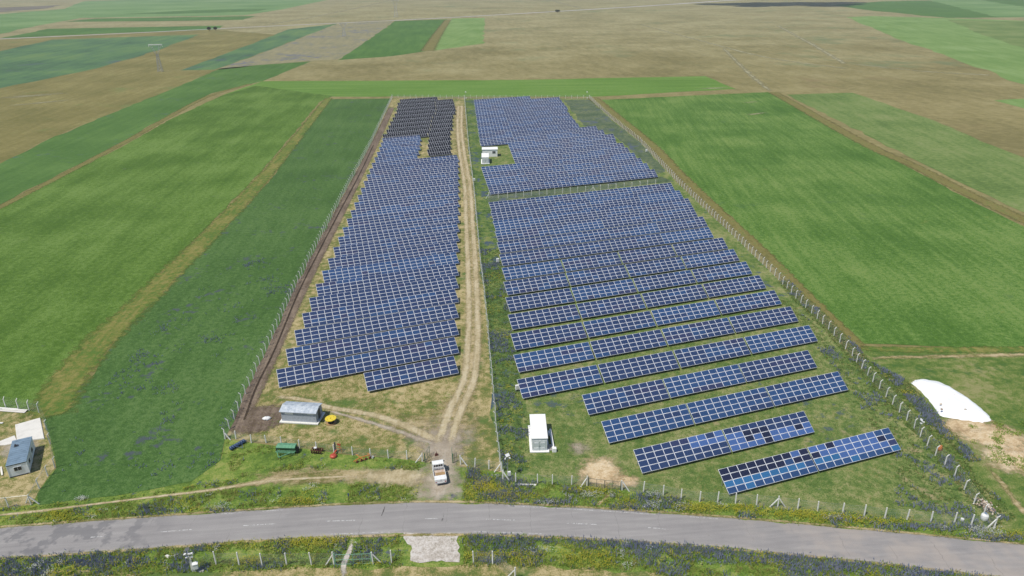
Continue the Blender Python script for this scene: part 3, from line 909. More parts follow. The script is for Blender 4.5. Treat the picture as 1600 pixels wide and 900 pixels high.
# --- left array, black rows at the back: portrait modules, two high
BW, BH = 1.045, 2.0
for k, ac in enumerate([340.4, 350.6, 361.0, 371.6, 382.4, 393.4, 404.8, 416.4, 428.4, 440.4]):
    a0 = float(np.interp(ac, [340.4, 352, 375, 385.6, 407, 429, 440.4], [64.3, 68.8, 75.6, 79.4, 86, 91.5, 95.4]))
    a1 = float(np.interp(ac, [340, 350.5, 361, 382.8, 393.6, 429, 440.4], [98, 102.5, 105.6, 112.6, 117.5, 127, 119]))
    asp = a0 + (a1 - a0) * (0.64 if k < 9 else 1.0)
    n1 = round((asp - a0) / BW)
    asp = a0 + n1 * BW
    far_table(a0, ac, AZ_L, n1, 'black solar table, left part of %s row of the black block at the back' % ORD[k],
              'black solar tables', 'black', 2, BW, BH)
    if k < 9:
        far_table(asp + 0.3, ac, AZ_L, int((a1 - asp - 0.3) / BW), 'black solar table, right part of %s row of the black block at the back' % ORD[k],
                  'black solar tables', 'black', 2, BW, BH)
for k, ac in enumerate([300.2, 310.4, 320.4, 330.4]):
    a0 = 75.8 + 0.287 * (ac - 300)
    a1 = float(np.interp(ac, [299, 325, 340], [86.2, 93.7, 98]))
    far_table(a0, ac, AZ_L, int((a1 - a0) / BW), 'black solar table right of the grass gap, %s row behind the long blue rows' % ORD[k],
              'black solar tables', 'black', 2, BW, BH)

# --- right array
PAT = {(0, 0): ['DDDDDDDDLD', 'DDDDDDDBDD', 'CCCCCCCCCB', 'BBCBBBBBBB'], (0, 1): ['LLDLLLLLBB', 'DLLLLLLLDB', 'CCCLLLLLLP', 'BBBBCBBBBC'],
       (1, 0): ['NNNNPPLLNL', 'NNNNNNLLLL', 'NNNNNNNNNN', 'NNNNNNNNNN'], (1, 1): ['NNNNNNNNNN', 'LLDDDNNNNN', 'LLDLDLLLDL', 'LLLLDLLLLL']}
rows_r = [(71.0, 58.36, 2), (79.85, 48.25, 2), (88.8, 46.74, 3), (97.65, 46.99, 3)]
for ac in (106.75, 116.0, 124.9, 134.0, 143.0, 152.1, 161.1, 170.6, 180.0, 189.4, 198.8, 208.3, 218.1):
    rows_r.append((ac, float(np.interp(ac, [106.75, 143, 161, 189, 217.9], [37.5, 47.1, 52.0, 58.9, 65.8])), 4))
for k, (ac, al, nt) in enumerate(rows_r):
    for t in range(nt):
        gap = 0.2 if nt < 4 else 0.36 if ac < 164 else 0.06
        cols = (10, 10, 10, 10) if ac < 175 else (10, 11, 10, 10) if ac < 195 else (10, 11, 11, 10)
        a = al + sum(cols[:t]) * MW + gap * t
        lab = 'blue solar table, %s from left in the %s row from the road, right array' % (ORD[t], ORD[k])
        if (k, t) == (0, 0):
            lab = 'two-tone solar table nearest the road, left of the pair, navy above, bright blue below'
        if ac < 164:
            kk = PAT.get((k, t)) or kinds_for(10, 300 + 10 * k + t, ('blue', 'mid', 'mix', 'navy', 'mid')[(3 * k + t) % 5] if k != 2 else 'blue')
            near_table(a, ac, AZ_R, 10, lab, 'blue solar tables of the right array', kk)
        else:
            far_table(a, ac, AZ_R, cols[t], lab, 'blue solar tables of the right array', ('mid', 'mix', 'blue', 'mid')[(k + t) % 4])
acs = [237.4, 247.2, 255.9, 265.2, 275.0, 284.2, 293.8, 303.4, 313.6, 323.6, 333.6, 343.6, 353.6, 363.8, 374.0, 384.4, 394.6, 404.8, 415.0, 425.6]
for k, ac in enumerate(acs):
    if ac < 270:
        al = float(np.interp(ac, [237.4, 265.4], [71.3, 77.0]))
    elif ac < 308:
        al = float(np.interp(ac, [275, 304], [94.0, 101.0]))
    else:
        al = float(np.interp(ac, [313.6, 425.6], [90.35, 119.4]))
    ar = float(np.interp(ac, [237, 247.4, 255.6, 264.8, 275.3, 283.7, 293.5, 303.7, 323.8, 326, 333, 399, 414, 418, 425.6],
                         [140.8, 143.8, 145.5, 147.5, 149.2, 150.7, 152.7, 155.3, 157.2, 157.2, 150.5, 168.7, 172.8, 172.8, 157.5]))
    n = int((ar - al) / (MW + 0.03))
    t, a = 0, al
    while n > 0:
        c = min(10, n) if n >= 14 or n <= 10 else n - 7
        far_table(a, ac, AZ_R, c, 'blue solar table, %s from left in %s row behind the cross fence, right array' % (ORD[t], ORD[k]),
                  'blue solar tables behind the cross fence', ('mid', 'mix', 'blue', 'mid')[(k * 2 + t) % 4])
        a += c * MW + 0.06
        n -= c
        t += 1

# ------------------------------------------------------------------ fences
m_conc = paint('pale_concrete', C(236, 234, 226), 0.85, 0, 0.1, 4.0)
m_concd = paint('grey_concrete', C(168, 166, 160), 0.9, 0, 0.12, 3.0)
m_wire = paint('galvanised_wire', (0.4, 0.42, 0.42, 1), 0.5, 0.4)


def chain_mat():
    m = NT('chain_link_wire')
    uv = m.n('ShaderNodeUVMap').outputs[0]
    s = m.n('ShaderNodeSeparateXYZ', None, Vector=uv).outputs
    a = m.math('ABSOLUTE', m.math('SUBTRACT', m.math('FRACT', m.math('MULTIPLY', m.math('ADD', s[0], s[1]), 13.0)), 0.5))
    b = m.math('ABSOLUTE', m.math('SUBTRACT', m.math('FRACT', m.math('MULTIPLY', m.math('SUBTRACT', s[0], s[1]), 13.0)), 0.5))
    k = m.math('LESS_THAN', m.math('MINIMUM', a, b), 0.03)
    m.bsdf((0.42, 0.44, 0.44, 1), 0.5, 0.3, 0.4, None, k)
    return m.mat


m_chain = chain_mat()
pb = MB().box((0, 0, 0.95), (0.145, 0.145, 1.9), None, 0, 0.88)
pb.box((0, 0.17, 2.06), (0.11, 0.11, 0.5), (-R(42), 0, 0))
ME_POST = pb.mesh('post', m_conc, 0.012)
ME_POST_PLAIN = MB().box((0, 0, 1.0), (0.17, 0.17, 2.0), None, 0, 0.85).mesh('post', m_conc, 0.012)
ME_BRACE = MB().box((0, 0, 0.5), (0.13, 0.13, 1.0)).mesh('brace', m_conc)


def brace(root, x, y, dx, dy, hgt=1.65, reach=1.15):
    """a leaning strut from the ground up to the post"""
    a, b = Vector((x + dx * reach, y + dy * reach, 0.02)), Vector((x + dx * 0.05, y + dy * 0.05, hgt))
    d = b - a
    o = link('brace', ME_BRACE, root, a, d.to_track_quat('Z', 'Y').to_euler(), (1, 1, d.length))
    return o


def fence(label, pts, spacing=3.0, out=1, plain=False, hgt=1.85, exact=False, braces=(), group=None, mesh=True, z0=0.0):
    """posts, chain-link and barbed strands along a path; out = side the arms lean to (+1 left of travel)"""
    P = [Vector(p) for p in pts]
    root = empty('fence', (P[0].x, P[0].y, 0), 0, label, 'fence', group)
    o0 = Vector((P[0].x, P[0].y, 0))
    if exact:
        posts = P
    else:
        posts = []
        for i in range(len(P) - 1):
            L = (P[i + 1] - P[i]).length
            k = max(1, round(L / spacing))
            posts += [P[i].lerp(P[i + 1], j / k) for j in range(k)]
        posts.append(P[-1])
    me = ME_POST_PLAIN if plain else ME_POST
    for i, p in enumerate(posts):
        d = posts[min(i + 1, len(posts) - 1)] - posts[max(i - 1, 0)]
        rz = math.atan2(d.y, d.x) + (0 if out > 0 else math.pi)
        q = p + Vector((rnd.gauss(0, 0.05), rnd.gauss(0, 0.05))) if not exact else p
        link('post', me, root, (q.x - o0.x, q.y - o0.y, 0), (rnd.gauss(0, 0.025), rnd.gauss(0, 0.025), rz), (1, 1, hgt / 1.9 * rnd.uniform(0.97, 1.03)))
    for (i, dx, dy) in braces:
        p = posts[i]
        l = math.hypot(dx, dy)
        brace(root, p.x - o0.x, p.y - o0.y, dx / l, dy / l, hgt * 0.85)
    if mesh:
        V, Q, U = [], [], []
        s = 0.0
        for i, p in enumerate(posts):
            if i:
                s += (p - posts[i - 1]).length
            V += [(p.x - o0.x, p.y - o0.y, 0.05), (p.x - o0.x, p.y - o0.y, hgt - 0.05)]
            U += [(s, 0), (s, hgt)]
        for i in range(len(posts) - 1):
            Q.append((2 * i, 2 * i + 2, 2 * i + 3, 2 * i + 1))
        me2 = mesh_np('wire_mesh', V, Q, m_chain)
        uvl = me2.uv_layers.new(name='UVMap')
        for li, lp in enumerate(me2.loops):
            uvl.data[li].uv = U[lp.vertex_index]
        link('wire_mesh', me2, root)
    wb = MB()
    for z, off in ((hgt - 0.04, 0.0), (hgt + 0.12, 0.16), (hgt + 0.28, 0.32)) if not plain else ((hgt - 0.1, 0.0), (hgt * 0.6, 0.0)):
        for i in range(len(posts) - 1):
            a, b = posts[i], posts[i + 1]
            d = (b - a).normalized()
            nn = Vector((-d.y, d.x)) * out * off
            wb.bar((a.x + nn.x - o0.x, a.y + nn.y - o0.y, z), (b.x + nn.x - o0.x, b.y + nn.y - o0.y, z), 0.008, 3)
    wb.build('strand_wire', m_wire, root)
    return root


fence('long concrete-post fence along the brown ditch, left edge of the farm', GP(*LF), 2.9, 1)
fence('concrete-post fence running back between the two arrays beside the dirt track', GP(*CF), 3.0, 1)
fence('long concrete-post fence along the right edge of the farm beside the wheat', GP(*RF), 2.75, -1)
fence('rear concrete-post fence behind both arrays along the striped green field', GP((613, 153), (726, 154), (921, 154)), 3.9, 1)
fence('cross fence in the grassy gap between the two right blocks of panels', GP((764, 310), (793.5, 310), (867, 303.5), (950, 297), (1024, 290)), 3.1, 1, braces=((0, -1, -0.3), (13, 1, -0.5), (13, -1, 0.2)))
fence('front fence of the left compound behind the parked farm machines', GP((352, 686), (369, 686), (393, 692), (416, 692), (440, 695), (468, 700), (495, 703), (522, 707), (551, 711), (579, 714), (607, 716), (636, 717.5), (660, 721)), exact=True, out=-1, plain=True, hgt=1.6, braces=((0, 1, -0.35), (0, -0.1, 1), (12, -1, -0.3)))
fence('short fence between the track gate and the camera pole', GP((720, 726), (742, 730), (764, 733), (783, 736)), exact=True, out=-1, plain=True, hgt=1.75, braces=((0, 1, -0.35), (3, -1, -0.3)))
FR = [(786, 749), (806, 754), (840, 756), (863, 757), (893, 758), (917, 759)]
fence('front fence left of the wire gate, near the white kiosk', GP(*FR), exact=True, out=-1, plain=True, hgt=1.8, braces=((0, 1, -0.45), (5, -1, -0.4)))
FR2 = [(972, 766), (1005, 769), (1036, 774), (1064, 780), (1093, 784), (1121, 785), (1149, 787), (1182, 789), (1215, 792), (1246, 796), (1277, 799), (1316, 803), (1350, 806), (1382, 810), (1417, 812), (1454, 816), (1491, 817), (1517, 821), (1553, 825)]
fence('front fence of the right compound along the yellow and blue flower verge', GP(*FR2), exact=True, out=-1, plain=True, hgt=1.9, braces=((0, 1, -0.35), (8, 1, -0.1), (8, -1, 0.0), (18, -1, -0.1)))
fence('roadside post fence left of the green gate, foreground', GP((302, 893), (338, 882), (374, 883), (410, 884), (448, 883), (487, 883), (522, 883)), exact=True, plain=True, hgt=2.15, braces=((6, -1, 0.0),))
fence('single post and stretch of fence right of the green gate, foreground', GP((583, 881), (612, 879)), exact=True, plain=True, hgt=2.1, braces=((0, 1, 0.1),))
fence('short foreground fence with a braced corner post right of the gravel pad', GP((740, 880), (770, 881), (805, 906)), exact=True, plain=True, hgt=2.1, braces=((2, -1, 0.5),))
fence('fence round the container yard at the left edge', GP((-40, 634), (9.5, 637), (29.5, 640), (46, 642), (61, 645), (73, 672), (79, 694), (86, 731), (75, 744), (62, 764), (49, 789), (14, 793), (-40, 797)), exact=True, out=1, plain=False, hgt=1.9, braces=((10, -0.8, 0.3), (10, 0.8, 0.1)))


def gate(name, label, a, b, hgt, col, opened=0.0, posts=True):
    a, b = Vector(a), Vector(b)
    d = b - a
    L = d.length
    m = paint('gate_paint_' + name, col, 0.5, 0.1, 0.15)
    root = empty('gate', (a.x, a.y, 0), math.atan2(d.y, d.x), label, 'gate')
    if posts:
        for x in (0, L):
            MB().bar((x, 0, 0), (x, 0, hgt + 0.25), 0.07, 10).build('gate_post', m, root)
    for k in range(2):
        fr = MB()
        w = L / 2 - 0.12
        hx = 0.08 if k == 0 else L - 0.08
        ang = (opened if k == 0 else math.pi - opened)
        pt = lambda s, z: (hx + math.cos(ang) * s, math.sin(ang) * s, z)
        for z in (0.12, hgt * 0.5, hgt):
            fr.bar(pt(0, z), pt(w, z), 0.03, 6)
        for s in (0, w * 0.5, w):
            fr.bar(pt(s, 0.12), pt(s, hgt), 0.03, 6)
        lf = fr.build('gate_leaf', m, root)
        V = [pt(0, 0.12), pt(w, 0.12), pt(w, hgt), pt(0, hgt)]
        me = mesh_np('wire_mesh', V, [(0, 1, 2, 3)], m_chain)
        uvl = me.uv_layers.new(name='UVMap')
        for q, (s, z) in enumerate(((0, 0), (w, 0), (w, hgt), (0, hgt))):
            uvl.data[q].uv = (s, z)
        link('wire_mesh', me, lf)
    return root


gate('green', 'green tube gate standing open behind the white truck', G(664, 723), G(708, 724), 1.7, C(84, 120, 92), R(80))
gate('verge', 'closed wire gate in the front fence before the sandy patch', G(919, 760), G(970, 766), 1.6, C(96, 104, 96))
gate('pale', 'pale green gate in the foreground fence across the stony path', G(524, 883), G(581, 881), 1.85, C(140, 186, 158))

# ------------------------------------------------------------------ buildings and machines
m_white = paint('white_render', C(236, 236, 232), 0.7, 0, 0.04, 1.5)
m_kiosk = paint('grey_kiosk_wall', C(232, 234, 232), 0.8, 0, 0.05, 2.0)
m_roofw = paint('white_roof_slab', C(248, 247, 242), 0.75, 0, 0.03, 1.0)
m_dkgrey = paint('dark_grey_steel', (0.06, 0.065, 0.07, 1), 0.5, 0.2)
m_louvre = paint('pale_grey_door_steel', C(214, 220, 220), 0.5, 0.1, 0.05)
m_glasspane = NT('dark_window_glass')
m_glasspane.bsdf((0.02, 0.025, 0.03, 1), 0.08, 0, 0.6)
m_glasspane = m_glasspane.mat
m_black = paint('black_rubber', (0.018, 0.018, 0.018, 1), 0.85)


def kiosk(loc, rz, w, d, h, label, side_bits=True):
    """precast transformer house: plinth, ribbed walls, flat overhanging roof, louvred double door"""
    r = empty('transformer_kiosk', loc, rz, label, 'kiosk')
    MB().box((0, d / 2, 0.1), (w + 0.7, d + 0.8, 0.2)).build('plinth', m_roofw, r, bevel=0.02)
    b = MB().box((0, d / 2, 0.2 + (h - 0.2) / 2), (w, d, h - 0.2))
    for k in range(12):
        b.box((-w / 2 + w * (k + 0.5) / 12, -0.012, 0.2 + (h - 0.3) / 2), (w / 24, 0.03, h - 0.4))
        b.box((w / 2 + 0.012, d * (k + 0.5) / 12, 0.2 + (h - 0.3) / 2), (0.03, d / 24, h - 0.4))
    b.build('wall', m_kiosk, r)
    MB().box((0, d / 2, h + 0.075), (w + 0.24, d + 0.24, 0.15)).build('roof', m_roofw, r, bevel=0.03)
    for s in (-1, 1):
        dr = MB().box((s * w * 0.21, -0.05, 1.2), (w * 0.4, 0.05, 1.95)).build('door', m_louvre, r)
        lv = MB()
        for z in (0.6, 0.68, 0.76, 0.84, 1.7, 1.78, 1.86, 1.94):
            lv.box((s * w * 0.21, -0.085, z), (w * 0.28, 0.03, 0.035), (0.5, 0, 0))
        lv.build('louvre', m_kiosk, dr)
        MB().box((s * 0.1, -0.1, 1.15), (0.03, 0.05, 0.16)).build('handle', m_dkgrey, dr)
    MB().box((0.05, -0.09, h - 0.42), (0.22, 0.02, 0.2)).build('warning_plate', m_roofw, r)
    for y in (d * 0.3, d * 0.72):
        MB().box((w / 2 + 0.045, y, h * 0.62), (0.04, 0.9, 0.6)).build('side_louvre', m_louvre, r)
    return r


def ground_at(u, v):
    x, y = G(u, v)
    return (x, y, 0.03)


K = kiosk((4.36, 97.75, 0.03), R(1.0), 2.55, 6.9, 2.6, 'white-roofed transformer kiosk with grey front doors in the right compound')
# low white wall and service boxes on the kiosk's right side
lw = empty('ramp_wall', (6.75, 97.6, 0.03), R(3), 'low white concrete ramp wall beside the transformer kiosk', 'wall')
MB().box((0, 3.0, 0.3), (0.35, 5.6, 0.6)).build('wall', m_roofw, lw, bevel=0.03)
MB().box((0.1, 0.05, 0.4), (0.7, 0.6, 0.8)).build('end_block', m_roofw, lw, bevel=0.04)
MB().box((-0.3, 4.6, 0.45), (0.5, 0.5, 0.9)).build('service_box', m_kiosk, lw, bevel=0.03)
for k in range(3):
    MB().box((-0.55, 0.5 + 0.35 * k, 0.09 * (k + 1)), (0.8, 0.35, 0.18 * (k + 1))).build('step', m_concd, lw)

kx, ky = G(766, 258)
K2 = kiosk((kx - 2.1, ky + 2.2, 0.03), R(2), 2.9, 7.5, 2.7, 'narrow grey-fronted kiosk in the notch of the far right array')
hx, hy = G(767, 246)
hs = empty('switch_house', (hx - 0.4, hy + 1.0, 0.03), R(2), 'white L-shaped switch house with a small dark window in the panel notch', 'building')
MB().box((0, 2.2, 1.6), (6.6, 4.4, 3.2)).build('wall', m_roofw, hs, bevel=0.03)
MB().box((0, 2.2, 3.28), (7.0, 4.8, 0.16)).build('roof', m_roofw, hs, bevel=0.03)
w_ = MB().box((1.75, -0.02, 2.05), (1.5, 0.08, 1.2)).build('window', m_white, hs)
for s in (-1, 1):
    MB().box((1.75 + s * 0.35, -0.075, 2.05), (0.58, 0.04, 1.0)).build('pane', m_glasspane, w_)
MB().box((-1.6, -0.04, 1.05), (1.0, 0.06, 2.1)).build('door', m_louvre, hs)

# grey hut with a pale metal roof
m_hut = paint('grey_block_wall', C(178, 184, 192), 0.8, 0, 0.08, 2.5)
m_zinc = NT('weathered_zinc_roof')
_co = m_zinc.n('ShaderNodeTexCoord').outputs['Object']
_n = m_zinc.noise(_co, 1.2, 5.0, 0.7)
m_zinc.bsdf(m_zinc.ramp(_n, [(0.35, C(176, 186, 194)), (0.5, C(206, 214, 220)), (0.66, C(232, 236, 236))]), 0.45, 0.35, 0.5)
m_zinc = m_zinc.mat
hut = empty('hut', (-41.85, 107.2, 0.04), R(-6.5), 'grey hut with a pale metal pitched roof beside the yellow drum', 'hut')
HW, HD, HH = 6.5, 2.95, 2.3
MB().box((HW / 2, HD / 2, 0.12), (HW + 0.7, HD + 0.9, 0.24)).build('plinth', m_conc, hut, bevel=0.02)
hb = MB().prism([(0, 0.24), (HD, 0.24), (HD, HH), (HD / 2, HH + 0.42), (0, HH)], 0, HW)
for k in range(26):
    hb.box((HW * (k + 0.5) / 26, -0.012, 1.25), (0.12, 0.03, 2.0))
for k in range(12):
    hb.box((HW + 0.012, HD * (k + 0.5) / 12, 1.25), (0.03, 0.12, 2.0))
hb.build('wall', m_hut, hut)
for k in range(10):
    x0, x1 = -0.2 + (HW + 0.4) * k / 10, -0.2 + (HW + 0.4) * (k + 1) / 10 - 0.015
    for s in (0, 1):
        pr = [(-0.22, HH - 0.02), (HD / 2, HH + 0.45), (HD / 2, HH + 0.50), (-0.22, HH + 0.03)]
        if s:
            pr = [(HD - y, z) for y, z in pr]
        MB().prism(pr, x0, x1).build('roof_panel', m_zinc, hut)
MB().box((HW / 2, HD / 2, HH + 0.51), (HW + 0.42, 0.25, 0.04)).build('ridge_cap', m_zinc, hut)
MB().box((HW / 2, -0.26, HH - 0.02), (HW + 0.42, 0.1, 0.09)).build('gutter', m_hut, hut)
MB().box((1.5, -0.05, 1.95), (1.5, 0.03, 0.5)).build('sign_board', m_roofw, hut)
MB().box((5.5, -0.05, 1.98), (1.1, 0.03, 0.3)).build('vent_plate', m_louvre, hut)
MB().box((HW + 0.04, 1.4, 1.2), (0.05, 0.95, 1.9)).build('door', m_dkgrey, hut)

# cable drum
m_yel = paint('yellow_painted_wood', C(232, 206, 62), 0.6, 0, 0.1, 2.0)
m_wood = paint('raw_wood', C(166, 136, 96), 0.8, 0, 0.15)
dr = empty('cable_drum', (*G(517.5, 661), 0.04), 0.3, 'yellow wooden cable drum lying flat beside the grey hut', 'cable drum')
MB().lathe([(0.0, 0.0), (0.95, 0.0), (0.95, 0.09), (0.0, 0.09)], n=28).build('bottom_flange', m_wood, dr)
MB().lathe([(0.5, 0.09), (0.5, 0.92)], n=22).build('core', m_black, dr)
tf = MB().lathe([(0.12, 0.92), (1.0, 0.92), (1.0, 1.02), (0.12, 1.02), (0.12, 0.92)], n=30).build('top_flange', m_yel, dr)
for k in range(4):
    MB().bar((0.6 * math.cos(k * 1.57 + .4), 0.6 * math.sin(k * 1.57 + .4), 1.0), (0.6 * math.cos(k * 1.57 + .4), 0.6 * math.sin(k * 1.57 + .4), 1.05), 0.05, 8).build('bolt', m_dkgrey, tf)

# site container
m_cont = paint('pale_container_panel', C(240, 246, 248), 0.5, 0.1, 0.05, 1.5)
m_contr = paint('blue_grey_roof_sheet', C(138, 160, 176), 0.45, 0.25, 0.12, 1.0)
A, B = Vector((-81.45, 92.2)), Vector((-78.95, 93.4))
cr = empty('site_container', (A.x, A.y, 0.03), math.atan2(B.y - A.y, B.x - A.x), 'pale site container with blue-grey roof and twin window in the fenced yard', 'container')
CW, CD, CH = 2.75, 7.4, 2.35
cb = MB().box((CW / 2, CD / 2, 0.15 + (CH - 0.15) / 2), (CW, CD, CH - 0.15))
cb.build('wall', m_cont, cr)
for k in range(8):
    MB().box((CW + 0.015, 0.5 + 0.92 * k, 1.25), (0.03, 0.84, 2.0)).build('wall_panel', m_cont, cr)
rf = MB().box((CW / 2, CD / 2, CH + 0.05), (CW + 0.14, CD + 0.14, 0.12)).build('roof', m_contr, cr, bevel=0.02)
for k in range(12):
    MB().box((CW / 2, 0.3 + 0.6 * k, CH + 0.125), (CW, 0.05, 0.03)).build('roof_rib', m_contr, rf)
MB().bar((0.7, 5.4, CH + 0.1), (0.7, 5.4, CH + 0.45), 0.16, 12).build('flue', m_dkgrey, rf)
MB().box((0.78, 5.35, CH + 0.2), (0.55, 0.5, 0.14)).build('flue_base', m_dkgrey, rf)
for z in (0.12, CH - 0.04):
    MB().box((CW / 2, -0.02, z), (CW + 0.1, 0.06, 0.16)).build('end_rail', m_dkgrey, cr)
for x in (0, CW):
    MB().box((x, -0.02, CH / 2 + 0.05), (0.1, 0.07, CH - 0.2)).build('corner_post', m_cont, cr)
wf = MB().box((1.38, -0.03, 1.45), (1.1, 0.08, 0.78)).build('window', m_white, cr)
for s in (-1, 1):
    MB().box((1.38 + s * 0.26, -0.08, 1.45), (0.46, 0.03, 0.66)).build('pane', m_glasspane, wf)
for y, w in ((1.6, 1.0), (4.8, 1.1)):
    wn_ = MB().box((CW + 0.03, y, 1.4), (0.06, w, 0.8)).build('window', m_white, cr)
    MB().box((CW + 0.07, y, 1.4), (0.03, w - 0.14, 0.66)).build('pane', m_glasspane, wn_)
MB().box((CW + 0.03, 3.2, 1.15), (0.06, 0.9, 2.0)).build('door', m_louvre, cr)

# slabs and boards in the yard
m_slab = paint('white_dusty_slab', C(226, 222, 212), 0.9, 0, 0.06, 0.8)


def slab(label, px, z0, z1, mat=m_slab, cat='slab', name='concrete_slab'):
    ps = GP(*px)
    cx, cy = sum(p[0] for p in ps) / len(ps), sum(p[1] for p in ps) / len(ps)
    n = len(ps)
    pts = [(x - cx, y - cy, z0) for x, y in ps] + [(x - cx, y - cy, z1) for x, y in ps]
    fs = [tuple(range(n)), tuple(range(n, 2 * n))] + [(i, (i + 1) % n, n + (i + 1) % n, n + i) for i in range(n)]
    o = MB().poly(pts, fs).build(name, mat, None, (cx, cy, 0), bevel=0.03)
    return tag(o, label, cat)


slab('large white concrete slab behind the site container', [(24, 665), (63, 654), (69.5, 686), (27, 691)], 0.03, 0.22)
slab('small stained white slab left of the site container', [(0, 690), (23, 681), (28, 692), (8, 696), (0, 696)], 0.03, 0.14)
for k, (a, b, w) in enumerate((((-25, 640), (40, 645), 0.5), ((-10, 638), (28, 641), 0.4), ((5, 641), (43, 643), 0.45), ((-30, 660), (5, 662), 0.3), ((2, 731), (4, 744), 0.25))):
    pa, pb_ = Vector(G(*a)), Vector(G(*b))
    d = pb_ - pa
    o = MB().box((d.length / 2, 0, 0.15 + 0.06 * (k % 3)), (d.length, w, 0.1)).build('board', m_slab if k % 2 == 0 else m_conc, None, (pa.x, pa.y, 0), (0, 0, math.atan2(d.y, d.x)), bevel=0.01)
    tag(o, ['long pale board by the yard fence, longest one', 'pale pinkish board lying behind the longest board', 'grey-white board at the yard corner', 'short board at the left picture edge', 'upright white plank left of the container'][k], 'board')

# ---- white flatbed truck
m_twhite = NT('white_truck_paint')
_n = m_twhite.noise(m_twhite.n('ShaderNodeTexCoord').outputs['Object'], 2.0, 5.0, 0.6)
m_twhite.bsdf(m_twhite.ramp(_n, [(0.3, (0.66, 0.65, 0.62, 1)), (0.55, (0.80, 0.80, 0.78, 1))]), 0.35, 0, 0.5, None, None, Coat_Weight=0.3)
m_twhite = m_twhite.mat
m_bed = paint('rusty_bed_floor', C(206, 190, 174), 0.8, 0.1, 0.2, 2.0, dirt=C(176, 140, 116))
m_red = NT('red_lamp_glass'); m_red.bsdf((0.45, 0.02, 0.015, 1), 0.2, 0, 0.5); m_red = m_red.mat
m_lamp = NT('clear_lamp_glass'); m_lamp.bsdf((0.6, 0.6, 0.58, 1), 0.1, 0, 0.6); m_lamp = m_lamp.mat
tr = empty('flatbed_truck', (-11.50, 89.3, 0.06), R(13), 'white flatbed pickup truck driving in at the farm entrance', 'truck')
W = 1.9
cab = MB().prism([(3.05, 0.42), (4.72, 0.42), (4.80, 0.62), (4.74, 1.02), (4.30, 1.28), (3.95, 1.93), (3.75, 1.98), (3.12, 1.96), (3.02, 1.90)], -W / 2 + 0.04, W / 2 - 0.04).build('cab', m_twhite, tr, bevel=0.035)
MB().poly([(-0.72, 4.32, 1.30), (0.72, 4.32, 1.30), (0.66, 4.0, 1.87), (-0.66, 4.0, 1.87)], [(0, 1, 2, 3)]).poly([(-0.72, 4.34, 1.29), (0.72, 4.34, 1.29), (0.66, 4.02, 1.88), (-0.66, 4.02, 1.88)], [(0, 1, 2, 3)]).build('windscreen', m_glasspane, cab)
MB().box((0, 3.005, 1.58), (1.35, 0.03, 0.42)).build('rear_window', m_glasspane, cab)
for s in (-1, 1):
    d_ = MB().box((s * (W / 2 - 0.03), 3.68, 0.88), (0.03, 1.02, 0.8)).build('door', m_twhite, cab)
    MB().poly([(s * (W / 2 - 0.012), 3.2, 1.32), (s * (W / 2 - 0.012), 4.22, 1.32), (s * (W / 2 - 0.03), 3.9, 1.84), (s * (W / 2 - 0.03), 3.2, 1.84)], [(0, 1, 2, 3)]).build('side_window', m_glasspane, d_)
    MB().box((s * (W / 2 + 0.01), 3.3, 1.1), (0.03, 0.14, 0.04)).build('handle', m_dkgrey, d_)
    mr = MB().box((s * (W / 2 + 0.14), 4.2, 1.42), (0.17, 0.06, 0.24)).build('mirror', m_dkgrey, tr)
    MB().bar((s * (W / 2 - 0.05), 4.2, 1.36), (s * (W / 2 + 0.1), 4.2, 1.4), 0.015).build('mirror_arm', m_dkgrey, mr)
    MB().box((s * 0.62, 4.78, 0.82), (0.34, 0.05, 0.18)).build('headlight', m_lamp, tr)
    MB().box((s * 0.72, -0.03, 0.66), (0.22, 0.04, 0.12)).build('tail_light', m_red, tr)
    for y in (0.85, 3.85):
        wh = MB().lathe([(0.2, -0.1), (0.31, -0.1), (0.34, -0.05), (0.34, 0.05), (0.31, 0.1), (0.2, 0.1)], 'X', 20, (s * (W / 2 - 0.16), y, 0.34)).build('tyre', m_black, None)
        wr = empty('wheel', (0, 0, 0)); wr.parent = tr; wh.parent = wr
        MB().lathe([(0.0, s * 0.06), (0.12, s * 0.09), (0.2, s * 0.07), (0.21, -s * 0.08)], 'X', 16, (s * (W / 2 - 0.16), y, 0.34)).build('rim', m_galv, wr)
    MB().box((s * (W / 2 - 0.02), 1.45, 0.98), (0.05, 2.84, 0.42)).build('side_board', m_twhite, tr, bevel=0.01)
    for y in (0.5, 1.4, 2.3):
        MB().box((s * (W / 2 + 0.012), y, 0.98), (0.03, 0.07, 0.4)).build('board_stake', m_twhite, tr)
MB().box((0, 1.45, 0.74), (W - 0.06, 2.86, 0.07)).build('bed_floor', m_bed, tr)
MB().box((0, 0.02, 0.98), (W - 0.02, 0.06, 0.42)).build('tailgate', m_twhite, tr, bevel=0.01)
MB().box((0, 0.0, 0.62), (W - 0.1, 0.1, 0.14)).build('rear_crossbar', m_twhite, tr)
MB().box((0, -0.08, 0.5), (W - 0.3, 0.08, 0.12)).build('bumper', m_galv, tr)
MB().box((0, -0.125, 0.6), (0.46, 0.02, 0.11)).build('number_plate', m_roofw, tr)
MB().box((0, 2.0, 0.52), (0.7, 3.9, 0.16)).build('chassis', m_dkgrey, tr)
MB().box((0, 4.84, 0.5), (W - 0.1, 0.12, 0.2)).build('front_bumper', m_dkgrey, tr)
MB().box((0, 0.55, 1.12), (W - 0.12, 1.0, 0.06)).build('rear_deck', m_twhite, tr, bevel=0.01)
MB().box((0, 0.55, 0.95), (W - 0.16, 0.9, 0.3)).build('rear_locker', m_twhite, tr)
MB().box((0.0, 0.0, 1.06), (0.14, 0.09, 0.06)).build('locker_latch', m_dkgrey, tr)
rk = MB()
